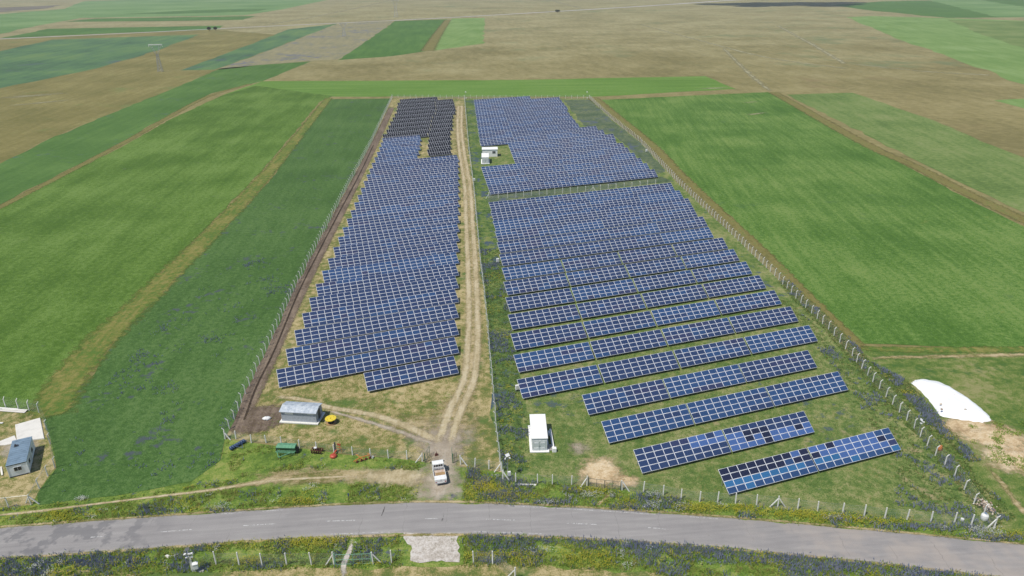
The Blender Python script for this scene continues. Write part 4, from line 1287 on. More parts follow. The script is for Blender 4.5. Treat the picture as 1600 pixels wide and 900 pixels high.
for x in (-0.8, -0.4, 0, 0.4, 0.8):
    rk.bar((x, 2.92, 0.78), (x, 2.92, 1.86), 0.03, 6)
for z in (1.3, 1.86):
    rk.bar((-0.84, 2.92, z), (0.84, 2.92, z), 0.035, 6)
rk.build('headboard_rack', m_twhite, tr)
cargo = MB().box((0, 0, 0.15), (1.5, 0.7, 0.06)).build('board', m_wood, None, (-11.78, 91.1, 0.74), (0.06, 0, R(13)))
tag(cargo, 'bare timber board lying in the bed of the white truck', 'board')

# ---- farm machines on the grass in front of the left fence
m_green = paint('faded_green_paint', C(106, 160, 124), 0.55, 0.1, 0.12, 2.0)
m_greend = paint('dark_green_paint', C(76, 124, 92), 0.55, 0.1, 0.15, 2.0)
m_blue = paint('faded_blue_paint', C(66, 88, 122), 0.5, 0.1, 0.14)
m_rust = paint('rusty_dark_red_iron', C(104, 60, 50), 0.85, 0.2, 0.2)
m_orange = paint('orange_paint', C(206, 124, 62), 0.5, 0.1, 0.12)
m_redp = paint('red_orange_paint', C(190, 84, 62), 0.55, 0.1, 0.1)
dx, dy = G(432.5, 710)
sd = empty('seed_drill', (dx, dy, 0.03), R(-4), 'green seed drill with long hopper and drawbar parked by the fence', 'seed drill')
hp = MB().prism([(0.1, 1.0), (0.75, 0.72), (1.05, 0.72), (1.2, 1.0), (1.2, 1.35), (0.1, 1.35)], 0.05, 3.25).build('hopper', m_greend, sd)
for k in range(6):
    MB().prism([(-0.02, 1.33), (1.28, 1.36), (1.28, 1.42), (0.6, 1.56), (-0.02, 1.39)], 0.02 + 0.54 * k, 0.02 + 0.54 * k + 0.52).build('lid_panel', m_green, hp)
fr = MB()
for z, y in ((0.62, 0.15), (0.62, 1.1), (0.75, -0.35)):
    fr.bar((0.0, y, z), (3.3, y, z), 0.08, 6)
for x in (0.1, 1.65, 3.2):
    fr.bar((x, -0.35, 0.75), (x, 1.1, 0.62), 0.045, 6)
fr.bar((0.3, -0.35, 0.72), (1.0, -1.6, 0.6), 0.08, 6)
fr.bar((2.6, -0.35, 0.72), (1.0, -1.6, 0.6), 0.08, 6)
fr.build('frame', m_green, sd)
for k in range(11):
    x = 0.25 + 0.28 * k
    MB().bar((x, 0.3, 0.75), (x + 0.02, -0.15, 0.05), 0.035, 5).build('seed_tube', m_green, sd)
for x in (-0.12, 3.42):
    MB().lathe([(0.12, -0.08), (0.5, -0.08), (0.56, 0), (0.5, 0.08), (0.12, 0.08)], 'X', 18, (x, 0.75, 0.55)).build('wheel', m_black, sd)
MB().bar((1.0, -1.6, 0.5), (1.0, -1.95, 0.48), 0.06, 8).build('hitch', m_rust, sd)

a, b = Vector(G(360, 704)), Vector(G(383, 691))
d = b - a
bl = empty('field_roller', (a.x, a.y, 0.03), math.atan2(d.y, d.x), 'blue field roller lying askew at the left fence corner', 'field roller')
L = d.length
for k in range(7):
    MB().lathe([(0.0, 0), (0.3, 0), (0.36, 0.12), (0.3, L / 7 - 0.06), (0.0, L / 7 - 0.06)], 'X', 14, (k * L / 7, 0, 0.36)).build('roller_ring', m_blue, bl)
MB().bar((-0.15, -0.45, 0.5), (L + 0.15, -0.45, 0.5), 0.05, 6).bar((-0.1, 0, 0.36), (-0.1, -0.45, 0.5), 0.04).bar((L + 0.1, 0, 0.36), (L + 0.1, -0.45, 0.5), 0.04).bar((L * 0.3, -0.45, 0.5), (L * 0.5, -1.5, 0.35), 0.05).bar((L * 0.7, -0.45, 0.5), (L * 0.5, -1.5, 0.35), 0.05).build('frame', m_blue, bl)

x, y = G(496, 707)
dh = empty('disc_harrow', (x, y, 0.03), R(-8), 'small rusty dark red disc harrow half hidden in the grass', 'disc harrow')
for row, yy in enumerate((-0.35, 0.35)):
    for k in range(5):
        MB().lathe([(0.0, 0.05), (0.22, 0.03), (0.3, -0.03), (0.22, 0.0), (0.0, 0.02)], 'X', 14, (-0.8 + 0.4 * k, yy, 0.3)).build('disc', m_rust, dh)
    MB().bar((-0.95, yy, 0.3), (0.95, yy, 0.3), 0.035, 6).build('axle', m_rust, dh)
fr = MB()
for yy in (-0.4, 0.4):
    fr.box((0, yy, 0.62), (2.0, 0.09, 0.09))
for xx in (-0.9, 0, 0.9):
    fr.box((xx, 0, 0.63), (0.09, 0.85, 0.08))
    for yy in (-0.36, 0.36):
        fr.bar((xx, yy, 0.3), (xx, yy, 0.62), 0.03)
fr.build('frame', m_rust, dh)
MB().box((-0.35, 0.2, 0.78), (0.5, 0.35, 0.2)).build('ballast_block', m_white, dh, bevel=0.03)

x, y = G(521, 714)
mw = empty('rotary_mower', (x, y, 0.03), R(-12), 'red-orange mower with upright dark mast and orange frame', 'mower')
MB().lathe([(0.0, 0.5), (0.35, 0.48), (0.55, 0.34), (0.6, 0.12), (0.5, 0.1)], 'Z', 18).build('drum', m_redp, mw)
MB().box((0.0, 0.75, 0.45), (0.22, 1.2, 0.18)).build('arm', m_redp, mw)
MB().box((-0.2, 1.35, 0.95), (0.22, 0.2, 1.9)).build('mast', m_dkgrey, mw)
MB().bar((0.5, 1.4, 0.05), (0.55, 1.45, 1.5), 0.05).bar((0.95, 1.4, 0.05), (0.55, 1.45, 1.5), 0.05).bar((0.1, 1.4, 0.9), (0.95, 1.42, 0.9), 0.05).build('frame', m_orange, mw)
MB().box((0.35, 1.7, 1.3), (0.6, 0.1, 0.35)).build('guard', m_redp, mw)

x, y = G(566, 720)
pl = empty('plough', (x, y, 0.03), R(12), 'orange mouldboard plough with bent beams on the grass by the fence', 'plough')
MB().bar((-1.4, -0.4, 0.35), (-0.3, 0.0, 0.7), 0.07).bar((-0.3, 0.0, 0.7), (1.4, 0.3, 0.75), 0.07).bar((-0.9, 0.6, 1.0), (0.2, -0.5, 0.6), 0.05).build('beam', m_orange, pl)
for k in range(4):
    xx = -0.9 + 0.7 * k
    yy = -0.25 + 0.2 * k
    sh = MB().bar((xx, yy, 0.6), (xx - 0.1, yy - 0.25, 0.15), 0.045).build('shank', m_orange, pl)
    MB().poly([(xx - 0.1, yy - 0.3, 0.03), (xx + 0.35, yy - 0.1, 0.05), (xx + 0.3, yy - 0.02, 0.42), (xx - 0.12, yy - 0.2, 0.36),
               (xx - 0.1, yy - 0.26, 0.03), (xx + 0.35, yy - 0.06, 0.05), (xx + 0.3, yy + 0.02, 0.42), (xx - 0.12, yy - 0.16, 0.36)],
              [(0, 1, 2, 3), (7, 6, 5, 4), (0, 4, 5, 1), (1, 5, 6, 2), (2, 6, 7, 3), (3, 7, 4, 0)]).build('mouldboard', m_rust, sh)
MB().bar((1.2, 0.25, 0.0), (1.2, 0.28, 0.9), 0.04).bar((0.9, 0.6, 0.95), (1.35, 0.1, 0.95), 0.045).build('headstock', m_orange, pl)


def small(name, label, cat, u, v, fn, rz=0.0, z=0.03):
    x, y = G(u, v)
    r = empty(name, (x, y, z), rz, label, cat)
    fn(r)
    return r


def bucket(r):
    MB().lathe([(0.0, 0.0), (0.16, 0.0), (0.2, 0.36), (0.18, 0.36), (0.14, 0.03), (0.0, 0.03)], n=14).build('pail', m_white, r)
    MB().bar((-0.19, 0, 0.36), (0, 0.1, 0.42), 0.012, 5).bar((0, 0.1, 0.42), (0.19, 0, 0.36), 0.012, 5).build('handle', m_wire, r)


small('bucket', 'small white bucket at the fence right of the plough', 'bucket', 582.5, 716, bucket)


def sack(r):
    b = MB().lathe([(0.0, 0.0), (0.5, 0.05), (0.62, 0.3), (0.5, 0.62), (0.2, 0.8), (0.0, 0.82)], n=16)
    b.v = [(x * 1.35 + rnd.gauss(0, 0.03), y * 0.75 + rnd.gauss(0, 0.03), z * 0.6) for x, y, z in b.v]
    b.build('cloth', m_white, r, smooth=True)
    MB().box((0.25, -0.35, 0.15), (0.5, 0.3, 0.2), (0.1, 0.2, 0.5)).build('flap', m_white, r)


small('sack', 'white plastic sack on the bare earth left of the grey hut', 'sack', 417, 655, sack, 0.2)


# ---- electrical bits: inverter boxes, camera poles, meter box
def inverter(r):
    MB().box((0, 0, 0.85), (0.8, 0.4, 1.0)).build('cabinet', m_white, r, bevel=0.03)
    MB().box((0, -0.21, 0.85), (0.68, 0.03, 0.85)).build('door', m_roofw, r)
    for x in (-0.3, 0.3):
        MB().box((x, 0, 0.18), (0.08, 0.3, 0.36)).build('foot', m_galv, r)


for u, v, lab in ((808.5, 611, 'white inverter cabinet at the left end of the fifth right-array row'),
                  (778, 411, 'white inverter cabinet halfway back at the left end of the right array'),
                  (752, 228, 'tiny white inverter cabinet beside the switch house notch'),
                  (1010, 238, 'white inverter cabinet at the right fence far back'),
                  (741, 284, 'small white box on the fence between the arrays, far back')):
    small('inverter_cabinet', lab, 'cabinet', u, v, inverter, 0.3)


def campole(r, h=4.2, box=True):
    MB().bar((0, 0, 0), (0, 0, h), 0.05, 8, 0.04).build('pole', m_galv, r)
    MB().box((0.0, 0.05, h + 0.12), (0.7, 0.5, 0.04), (0.6, 0, 0.4)).build('solar_plate', m_white, r)
    for a in (0.3, -0.4):
        c = MB().box((a, -0.18, h - 0.3), (0.16, 0.42, 0.16), (-0.25, 0, a)).build('camera_housing', m_white, r)
        MB().bar((0, 0, h - 0.25), (a, -0.05, h - 0.25), 0.02, 5).build('bracket', m_galv, c)
    if box:
        MB().box((0.2, -0.16, 0.85), (0.5, 0.35, 0.75)).build('control_box', m_white, r, bevel=0.02)


small('camera_pole', 'camera pole with white control box at the fence corner left of the kiosk', 'pole', 793.5, 746, campole, 0.2)
small('camera_pole', 'white camera pole on the right fence before the tarpaulin heap', 'pole', 1434, 680, lambda r: campole(r, 3.0, False), 0.6)
small('camera_pole', 'camera pole at the far right rear fence corner', 'pole', 917, 155, lambda r: campole(r, 4.5, True), 0.1)
small('camera_pole', 'camera pole at the rear fence between the two arrays', 'pole', 728, 155, lambda r: campole(r, 4.5, True), 0.1)


def utility(r):
    MB().bar((0, 0, 0), (0.12, 0, 3.9), 0.06, 8, 0.05).bar((0.5, -0.1, 0), (0.1, 0, 2.9), 0.05, 8).build('pole', m_conc, r)
    MB().box((0.72, -0.15, 1.05), (0.62, 0.42, 0.85), (0, 0, 0.25)).build('meter_box', m_white, r, bevel=0.03)
    MB().box((0.72, -0.15, 1.52), (0.74, 0.55, 0.07), (0.12, 0, 0.25)).build('meter_box_lid', m_white, r)
    MB().bar((0.72, -0.1, 0), (0.72, -0.1, 0.65), 0.05, 6).build('stand', m_galv, r)
    MB().bar((-0.35, 0.05, 3.7), (0.6, 0.0, 3.75), 0.03, 6).bar((-0.3, 0.05, 3.05), (0.65, 0, 3.1), 0.03, 6).build('cross_arm', m_galv, r)
    for k, (a, z) in enumerate(((-0.3, 3.15), (0.25, 3.2), (0.6, 3.25), (-0.15, 2.6), (0.5, 2.65))):
        c = MB().box((a, -0.1, z), (0.26, 0.34, 0.2), (-0.2, 0, 0.5 * a)).build('floodlight', m_white, r)
        MB().box((a, -0.28, z - 0.03), (0.2, 0.03, 0.14)).build('lens', m_glasspane, c)
    MB().box((0.1, 0.0, 3.95), (0.55, 0.4, 0.05), (0.5, 0, 0.3)).build('solar_plate', m_dkgrey, r)


small('utility_pole', 'leaning pole with floodlights and a pale meter box, foreground left', 'pole', 300, 893, utility, 0.05)
slab('flat pale stone beside the meter box in the foreground', [(307, 890), (314, 886), (322, 888), (318, 894), (309, 894)], 0.03, 0.2, m_concd, 'stone', 'flat_stone')
slab('small white stone in the verge left of the floodlight pole', [(258, 870), (262, 868), (266, 870), (263, 872)], 0.03, 0.25, m_slab, 'stone', 'flat_stone')


def tank(r):
    MB().lathe([(0.0, 0.0), (0.42, 0.0), (0.5, 0.1), (0.5, 0.8), (0.4, 1.0), (0.15, 1.06), (0.15, 1.16), (0.0, 1.16)], n=18).build('barrel', m_white, r, smooth=True)
    MB().lathe([(0.0, 1.16), (0.18, 1.16), (0.18, 1.22), (0.0, 1.22)], n=14).build('lid', m_contr, r)


small('water_tank', 'white plastic barrel below the stone heap at the right corner', 'barrel', 1537, 812, tank)
small('water_tank', 'little white barrel on the verge between two right front posts', 'barrel', 1503, 814, lambda r: MB().lathe([(0, 0), (0.2, 0), (0.24, 0.1), (0.24, 0.42), (0.1, 0.5), (0, 0.5)], n=12).build('barrel', m_white, r))


def marker(r):
    MB().bar((0, 0, 0), (0.0, 0, 1.1), 0.04, 6).build('stake', m_dkgrey, r)
    MB().box((0, 0, 1.25), (0.2, 0.1, 0.5), None, 0, 0.8).build('marker_head', m_blue, r)


small('marker_post', 'dark blue marker post standing in the verge near the road', 'post', 545.5, 783, marker)
small('marker_post', 'dark red marker post in the middle of the entrance track', 'post', 682, 712, lambda r: (MB().box((0, 0, 0.2), (0.5, 0.35, 0.4), (0, 0, 0.4), 0, 0.8).build('base', m_rust, r), MB().bar((0, 0, 0.3), (0, 0, 0.8), 0.05).build('stake', m_rust, r)))

# person-sized orange sack hung on the right fence
def orange_sack(r):
    b = MB().lathe([(0.0, 0.0), (0.32, 0.04), (0.4, 0.35), (0.34, 0.8), (0.18, 1.05), (0.0, 1.1)], n=14)
    b.v = [(x + rnd.gauss(0, 0.03), y * 0.8 + rnd.gauss(0, 0.03), z) for x, y, z in b.v]
    b.build('cloth', m_orange, r, smooth=True)
    MB().bar((0, 0, 1.05), (-0.25, 0.05, 1.45), 0.04, 6).build('tie', m_dkgrey, r)


small('orange_sack', 'orange sack tied to a post of the right fence', 'sack', 1468, 704, orange_sack)

# heap of stones at the right corner: each stone a piece of the heap
hx, hy = G(1537, 792)
hp = empty('stone_heap', (hx, hy, 0.03), 0, 'heap of pale split stones and rubble outside the right fence corner', 'stone heap')
m_stones = [paint('heap_stone_%d' % i, C(*c), 0.9, 0, 0.12, 4.0) for i, c in enumerate(((214, 200, 180), (186, 164, 140), (228, 222, 212), (160, 136, 112)))]
st_me = []
for i in range(6):
    bm = bmesh.new()
    bmesh.ops.create_icosphere(bm, subdivisions=1, radius=1.0)
    for v in bm.verts:
        v.co = v.co * rnd.uniform(0.7, 1.15)
    me = bpy.data.meshes.new('stone')
    bm.to_mesh(me); bm.free()
    me.materials.append(m_stones[i % 4])
    st_me.append(me)
for i in range(110):
    r_ = abs(rnd.gauss(0, 0.75))
    t_ = rnd.uniform(0, 6.28)
    link('stone', st_me[i % 6], hp, (r_ * math.cos(t_) * 1.2, r_ * math.sin(t_) * 1.6, max(0.08, 0.95 - 0.55 * r_) * rnd.uniform(0.3, 1.0)),
         (rnd.uniform(0, 6), rnd.uniform(0, 6), rnd.uniform(0, 6)), (rnd.uniform(0.1, 0.28), rnd.uniform(0.1, 0.2), rnd.uniform(0.06, 0.14)))

# tarpaulin-covered heap
m_tarp = NT('white_tarpaulin')
_co = m_tarp.n('ShaderNodeTexCoord').outputs['Object']
_n = m_tarp.noise(m_tarp.rot_scale(_co, 0.5, 0.6, 2.0), 1.0, 4.0, 0.6)
m_tarp.bsdf(m_tarp.ramp(_n, [(0.3, (0.78, 0.78, 0.77, 1)), (0.6, (0.84, 0.84, 0.83, 1))]), 0.5, 0, 0.4, m_tarp.bump(_n, 0.35, 0.12))
out = [G(u, v) for u, v in ((1424, 599), (1438, 611), (1450, 624), (1461, 638), (1468, 650), (1490, 655), (1515, 658), (1535, 661), (1549, 658), (1546, 651), (1533, 640), (1516, 627), (1498, 615), (1482, 605), (1464, 597), (1442, 593), (1429, 594))]
cx, cy = sum(p[0] for p in out) / len(out), sum(p[1] for p in out) / len(out)
V, Fc = [], []
for _ in range(2):      # finer outline
    out = [q for a_, b_ in zip(out, out[1:] + out[:1]) for q in (a_, ((a_[0] + b_[0]) / 2, (a_[1] + b_[1]) / 2))]
n, kr = len(out), 12
for k in range(kr + 1):
    t = k / kr
    for i, (x, y) in enumerate(out):
        f_ = 1 - t
        h_ = 1.25 * (1 - f_ ** 3.4) ** 0.8 if t > 0 else 0.0
        wv = 1 + 0.012 * math.sin(i * 2.3 + k * 0.7) + (rnd.gauss(0, 0.012) if k < 2 else 0)
        V.append(((x - cx) * f_ * wv, (y - cy) * f_ * wv, h_ + ((0.3 * (float(vnoise(x * f_ + cx * t, y * f_ + cy * t, 1.7, 5)) - 0.5) + 0.16 * (float(vnoise(x * f_ + cx * t, y * f_ + cy * t, 0.6, 6)) - 0.5)) * min(1, 3 * t) if t < 0.97 else 0)))
for k in range(kr):
    for i in range(n):
        j = (i + 1) % n
        Fc.append((k * n + i, k * n + j, (k + 1) * n + j, (k + 1) * n + i))
tp = empty('tarpaulin_heap', (cx, cy, 0.04), 0, 'long heap under a bright white tarpaulin in the rough pasture', 'heap')
link('tarpaulin', mesh_np('tarpaulin', V, Fc, m_tarp.mat, smooth=True), tp)
for u, v in ((1470, 632), (1490, 618), (1471, 640), (1508, 640)):
    x, y = G(u, v, 1.1)
    link('weight_stone', st_me[rnd.randrange(6)], tp, (x - cx, y - cy, 1.15), (rnd.random() * 3, 0, 0), (0.28, 0.22, 0.16))

# concrete kerb block and rail on the verge
slab('fallen white concrete post lying before the front fence', [(809, 757), (838, 757.5), (838, 759), (809, 758.5)], 0.05, 0.2, m_conc, 'post', 'fallen_post')

# ---- pylons and far shrubs
m_pyl = paint('grey_pylon_steel', (0.34, 0.35, 0.36, 1), 0.5, 0.3)


def pylon(label, u, v, h, w, arm, rz, flat=True):
    x, y = G(u, v)
    r = empty('pylon', (x, y, 0), rz, label, 'pylon', 'pylons on the plain')
    t = MB()
    nlev = 6
    hb = h * 0.66
    lv = [(hb * k / nlev, w * (1 - 0.66 * k / nlev)) for k in range(nlev + 1)]
    cs = ((-1, -1), (1, -1), (1, 1), (-1, 1))
    for k in range(nlev):
        (z0, w0), (z1, w1) = lv[k], lv[k + 1]
        for i in range(4):
            a, b = cs[i], cs[(i + 1) % 4]
            p = lambda c, ww, z: (c[0] * ww / 2, c[1] * ww / 2, z)
            t.bar(p(a, w0, z0), p(a, w1, z1), 0.13, 4)
            t.bar(p(a, w0, z0), p(b, w1, z1), 0.07, 4)
            t.bar(p(b, w0, z0), p(a, w1, z1), 0.07, 4)
    t.build('tower', m_pyl, r)
    for s in (-1, 1):
        am = MB().bar((s * w * 0.1, 0, hb), (s * arm * 0.55, 0, h), 0.13, 4).bar((s * w * 0.25, 0, hb * 0.96), (s * arm * 0.8, 0, h), 0.13, 4)
        for q in (0.25, 0.5, 0.75):
            am.bar((s * (w * 0.1 + q * (arm * 0.55 - w * 0.1)), 0, hb + q * (h - hb)), (s * (w * 0.25 + q * (arm * 0.8 - w * 0.25)), 0, hb + q * (h - hb)), 0.07, 4)
        ao = am.build('cross_arm', m_pyl, r)
        MB().bar((s * arm * 0.96, 0, h + 0.1), (s * arm * 0.96, 0, h - 1.5), 0.14, 6).build('insulator', m_white, ao)
    for z in (0, 0.8):
        MB().bar((-arm, 0, h + z * 0.6), (arm, 0, h + z * 0.6), 0.14, 4).build('top_beam', m_pyl, r)
    return r


pylon('steel lattice pylon with wide top beam on the brown field, upper left', 251, 112, 21.5, 3.6, 5.6, 0.1)
pylon('small grey lattice pylon on the violet fallow field', 538, 57, 16, 4.6, 5.0, 0.3)
pylon('faint lattice pylon beyond the far road', 619, 27, 29, 8, 7, 0.2)


def leaf_mat(name, a, b, c):
    m = NT(name)
    n = m.noise(m.pos(), 0.7, 3.0, 0.6)
    n2 = m.noise(m.pos(), 3.0, 2.0, 0.6)
    f = m.math('ADD', m.math('MULTIPLY', n, 0.55), m.math('MULTIPLY', n2, 0.45))
    col = m.ramp(f, [(0.34, a), (0.5, b), (0.66, c)])
    b_ = m.bsdf(col, 0.8, 0, 0.2)
    tl = m.n('ShaderNodeBsdfTranslucent', None, Color=col)
    mx = m.n('ShaderNodeMixShader', None, _0=0.45, _1=b_.outputs[0], _2=tl.outputs[0])
    m.t.links.new(mx.outputs[0], m.out.inputs[0])
    return m.mat


m_leafd = leaf_mat('dark_shrub_leaf', C(46, 58, 38), C(62, 76, 48), C(80, 92, 58))


def shrub(label, u, v, h, w, z=0.1):
    x, y = G(u, v)
    r = empty('roadside_tree', (x, y, z), 0, label, 'tree', 'trees on the far road')
    tb = MB().bar((0, 0, 0), (0.2, 0, h * 0.45), 0.35, 7, 0.2)
    for k in range(4):
        a = k * 1.6
        tb.bar((0.2, 0, h * 0.4), (math.cos(a) * w * 0.3, math.sin(a) * w * 0.3, h * 0.75), 0.16, 5, 0.06)
    tb.build('trunk', m_rust, r)
    N = 700
    u_ = nr.normal(size=(N, 3))
    u_ /= np.linalg.norm(u_, axis=1)[:, None]
    rad = nr.random(N) ** 0.4 * (0.75 + 0.35 * vnoise(u_[:, 0] * 3, u_[:, 1] * 3 + u_[:, 2] * 2, 1.0, 3))
    c = u_ * rad[:, None] * np.array([w / 2, w / 2, h * 0.36]) + np.array([0, 0, h * 0.62])
    e1 = nr.normal(size=(N, 3)) * 0.32
    e2 = nr.normal(size=(N, 3)) * 0.32
    Vv = np.stack([c - e1, c + e2, c + e1, c - e2], 1).reshape(-1, 3)
    link('crown', mesh_np('crown', Vv, np.arange(4 * N).reshape(-1, 4), m_leafd), r)


shrub('dark tree standing left of its twin beside the far road, upper left', 327, 48, 5.5, 6.5)
shrub('dark tree standing right of its twin beside the far road, upper left', 337, 47.5, 5, 6)
shrub('lone dark tree on the far road right of the middle', 871, 20, 6, 12)

# ------------------------------------------------------------------ grass and wild flowers
m_leafa = leaf_mat('verge_leaf', C(120, 150, 62), C(148, 174, 76), C(176, 188, 100))
m_leafb = leaf_mat('weed_leaf', C(96, 124, 66), C(116, 144, 76), C(142, 160, 92))
m_straw = leaf_mat('dry_grass_blade', C(138, 130, 70), C(166, 152, 94), C(188, 172, 116))
m_fblue = leaf_mat('blue_flower_petal', C(136, 144, 170), C(156, 164, 188), C(178, 184, 204))
m_fyel = leaf_mat('yellow_flower_petal', C(198, 190, 56), C(214, 206, 70), C(226, 218, 104))
m_fwhi = leaf_mat('white_flower_petal', C(206, 208, 200), C(222, 224, 216), C(236, 236, 230))


def tris_leaf(p, k, ln, wd, elev, spread, z=0.0):
    """k leaning leaf triangles per point"""
    n = len(p)
    P = np.repeat(p, k, 0)
    m = n * k
    a = nr.random(m) * 2 * np.pi
    b = P + nr.normal(size=(m, 2)) * spread
    L = ln * nr.uniform(0.6, 1.3, m)
    e = nr.uniform(elev[0], elev[1], m)
    w = wd * nr.uniform(0.7, 1.3, m) / 2
    zz = np.full(m, 0.02) if np.isscalar(z) else np.repeat(z, k)
    px, py = -np.sin(a) * w, np.cos(a) * w
    V = np.stack([np.stack([b[:, 0] + px, b[:, 1] + py, zz], 1), np.stack([b[:, 0] - px, b[:, 1] - py, zz], 1),
                  np.stack([b[:, 0] + L * np.cos(e) * np.cos(a), b[:, 1] + L * np.cos(e) * np.sin(a), zz + L * np.sin(e)], 1)], 1)
    return V.reshape(-1, 3)


def tris_spike(p, k, h0, h1, wd, spread):
    """k upright flower spikes per point, each two crossed triangles"""
    P = np.repeat(p, k, 0) + nr.normal(size=(len(p) * k, 2)) * spread
    m = len(P)
    lo = h0 * nr.uniform(0.5, 1.1, m)
    hi = h1 * nr.uniform(0.75, 1.25, m)
    lean = nr.normal(size=(m, 2)) * 0.12
    out = []
    a = nr.random(m) * np.pi
    for q in (0, np.pi / 2):
        px, py = np.cos(a + q) * wd / 2, np.sin(a + q) * wd / 2
        out.append(np.stack([np.stack([P[:, 0] + px, P[:, 1] + py, lo], 1), np.stack([P[:, 0] - px, P[:, 1] - py, lo], 1),
                             np.stack([P[:, 0] + lean[:, 0], P[:, 1] + lean[:, 1], hi], 1)], 1))
    return np.concatenate(out).reshape(-1, 3)


def tris_head(p, k, h, size, spread):
    """k small flower heads per point, tilted triangles pairs facing up"""
    P = np.repeat(p, k, 0) + nr.normal(size=(len(p) * k, 2)) * spread
    m = len(P)
    z = h * nr.uniform(0.6, 1.2, m)
    out = []
    for q in range(2):
        a = nr.random(m) * 2 * np.pi
        s = size * nr.uniform(0.6, 1.3, m)
        vs = []
        for t in (0, 2.1, 4.2):
            vs.append(np.stack([P[:, 0] + np.cos(a + t) * s, P[:, 1] + np.sin(a + t) * s, z + nr.normal(size=m) * s * 0.35], 1))
        out.append(np.stack(vs, 1))
    return np.concatenate(out).reshape(-1, 3)


def veg(name, label, cat, chunks):
    """one object from (triangle vertices, material) chunks"""
    mats, V, M = [], [], []
    for v, m in chunks:
        if len(v) == 0:
            continue
        if m not in mats:
            mats.append(m)
        V.append(v)
        M.append(np.full(len(v) // 3, mats.index(m)))
    V = np.concatenate(V)
    o = link(name, mesh_np(name, V, np.arange(len(V)).reshape(-1, 3), mats, np.concatenate(M)))
    return tag(o, label, cat, None, 'stuff')


def rand_in(poly, dens):
    x0, x1 = min(p[0] for p in poly), max(p[0] for p in poly)
    y0, y1 = min(p[1] for p in poly), max(p[1] for p in poly)
    n = int((x1 - x0) * (y1 - y0) * dens)
    p = np.stack([nr.uniform(x0, x1, n), nr.uniform(y0, y1, n)], 1)
    return p[inside(p[:, 0], p[:, 1], poly)]


def away(p, path, dist):
    """keep points farther than dist from a path"""
    keep = np.ones(len(p), bool)
    for i in range(len(path) - 1):
        a, b = np.array(path[i]), np.array(path[i + 1])
        d = b - a
        t = np.clip(((p - a) @ d) / (d @ d), 0, 1)
        keep &= np.linalg.norm(p - (a + t[:, None] * d), axis=1) > dist
    return p[keep]


def off_road(p, m=0.35):
    yt, yb = np.interp(p[:, 0], RX, RYT), np.interp(p[:, 0], RX, RYB)
    j = nr.normal(size=len(p)) * 0.18
    return p[(p[:, 1] > yt + m + j) | (p[:, 1] < yb - m - j)]


APRON = GP((686, 792), (688, 765), (691, 740), (694, 706))
PATH = GP((676, 750), (600, 745), (520, 744), (440, 748), (390, 756))
PATH2 = GP((390, 756), (330, 766), (230, 778), (140, 789), (60, 799), (-20, 807))
PAD = GP((673, 830), (676, 876))
GUT = GP((551, 842), (546, 862), (538, 880), (537, 902))
SUN_OK = lambda p: p

# north verge, left of the entrance and right of it; south verge
vn_l = GP((-60, 840), (-60, 800), (140, 785), (350, 752), (420, 742), (440, 730), (664, 730), (670, 792), (500, 797), (300, 812))
vn_l2 = GP((345, 725), (352, 690), (500, 706), (660, 724), (655, 738), (560, 732), (440, 738), (380, 745))
vn_r = GP((712, 790), (706, 745), (716, 730), (786, 745), (917, 762), (1000, 772), (1215, 795), (1553, 828), (1600, 835), (1680, 870), (1200, 822), (900, 800))
vs = GP((-100, 868), (300, 850), (600, 828), (800, 830), (1100, 846), (1550, 892), (1640, 915), (1200, 925), (1000, 892), (800, 884), (600, 886), (300, 894), (-100, 920))


def flower_zone(poly, dens, seed, blue, yellow, white, green, tall=1.0, edge=None):
    p = off_road(rand_in(poly, dens))
    for u, v, w in ((448, 709, 2.8), (371, 698, 2.2), (496, 707, 1.6), (521, 712, 1.4), (566, 720, 1.8)):
        p = away(p, [G(u, v), G(u + 1, v)], w)
    for pa, w in ((APRON, 3.6), (PATH, 2.0), (PATH2, 0.6), (PAD, 4.3), (GUT, 0.7)):
        p = away(p, pa, w)
    bl = 0.65 * vnoise(p[:, 0], p[:, 1], 3.2, seed) + 0.35 * vnoise(p[:, 0], p[:, 1], 1.1, seed + 1) + nr.normal(size=len(p)) * 0.11
    ye = 0.65 * vnoise(p[:, 0], p[:, 1], 4.5, seed + 2) + 0.35 * vnoise(p[:, 0], p[:, 1], 1.3, seed + 3) + nr.normal(size=len(p)) * 0.1
    wh = 0.6 * vnoise(p[:, 0], p[:, 1], 2.6, seed + 4) + 0.4 * vnoise(p[:, 0], p[:, 1], 0.8, seed + 5)
    gg = vnoise(p[:, 0], p[:, 1], 2.4, seed + 6)
    B = p[bl > blue]
    Y = p[(ye > yellow) & (bl <= blue)]
    Wt = p[(wh > white) & (bl <= blue + 0.1)]
    g = p[gg > green]
    return g, B, Y, Wt


acc = {'g': [], 'b': [], 'y': [], 'w': []}
for poly, dens, seed, b_, y_, w_, g_ in ((vn_l, 12, 10, 0.78, 0.68, 0.80, 0.4), (vn_l2, 6, 20, 0.92, 0.86, 0.97, 0.5), (vn_r, 12, 31, 0.66, 0.65, 0.78, 0.38), (vs, 13, 44, 0.62, 0.66, 0.82, 0.35)):
    g, B, Y, Wt = flower_zone(poly, dens, seed, b_, y_, w_, g_)
    for k, v in zip('gbyw', (g, B, Y, Wt)):
        acc[k].append(v)
def patch(kind, spots_):
    """extra flowers where the photograph shows a dense stand"""
    for u, v, n_, sx_, sy_ in spots_:
        c_ = np.array(G(u, v))
        q_ = c_ + nr.normal(size=(int(n_ * 0.75), 2)) * np.array([sx_, sy_])
        q_ = off_road(q_[(np.abs(q_ - c_) < np.array([sx_, sy_]) * 2.0).all(1)])
        acc[kind].append(away(away(q_, APRON, 4.0), PAD, 4.3))


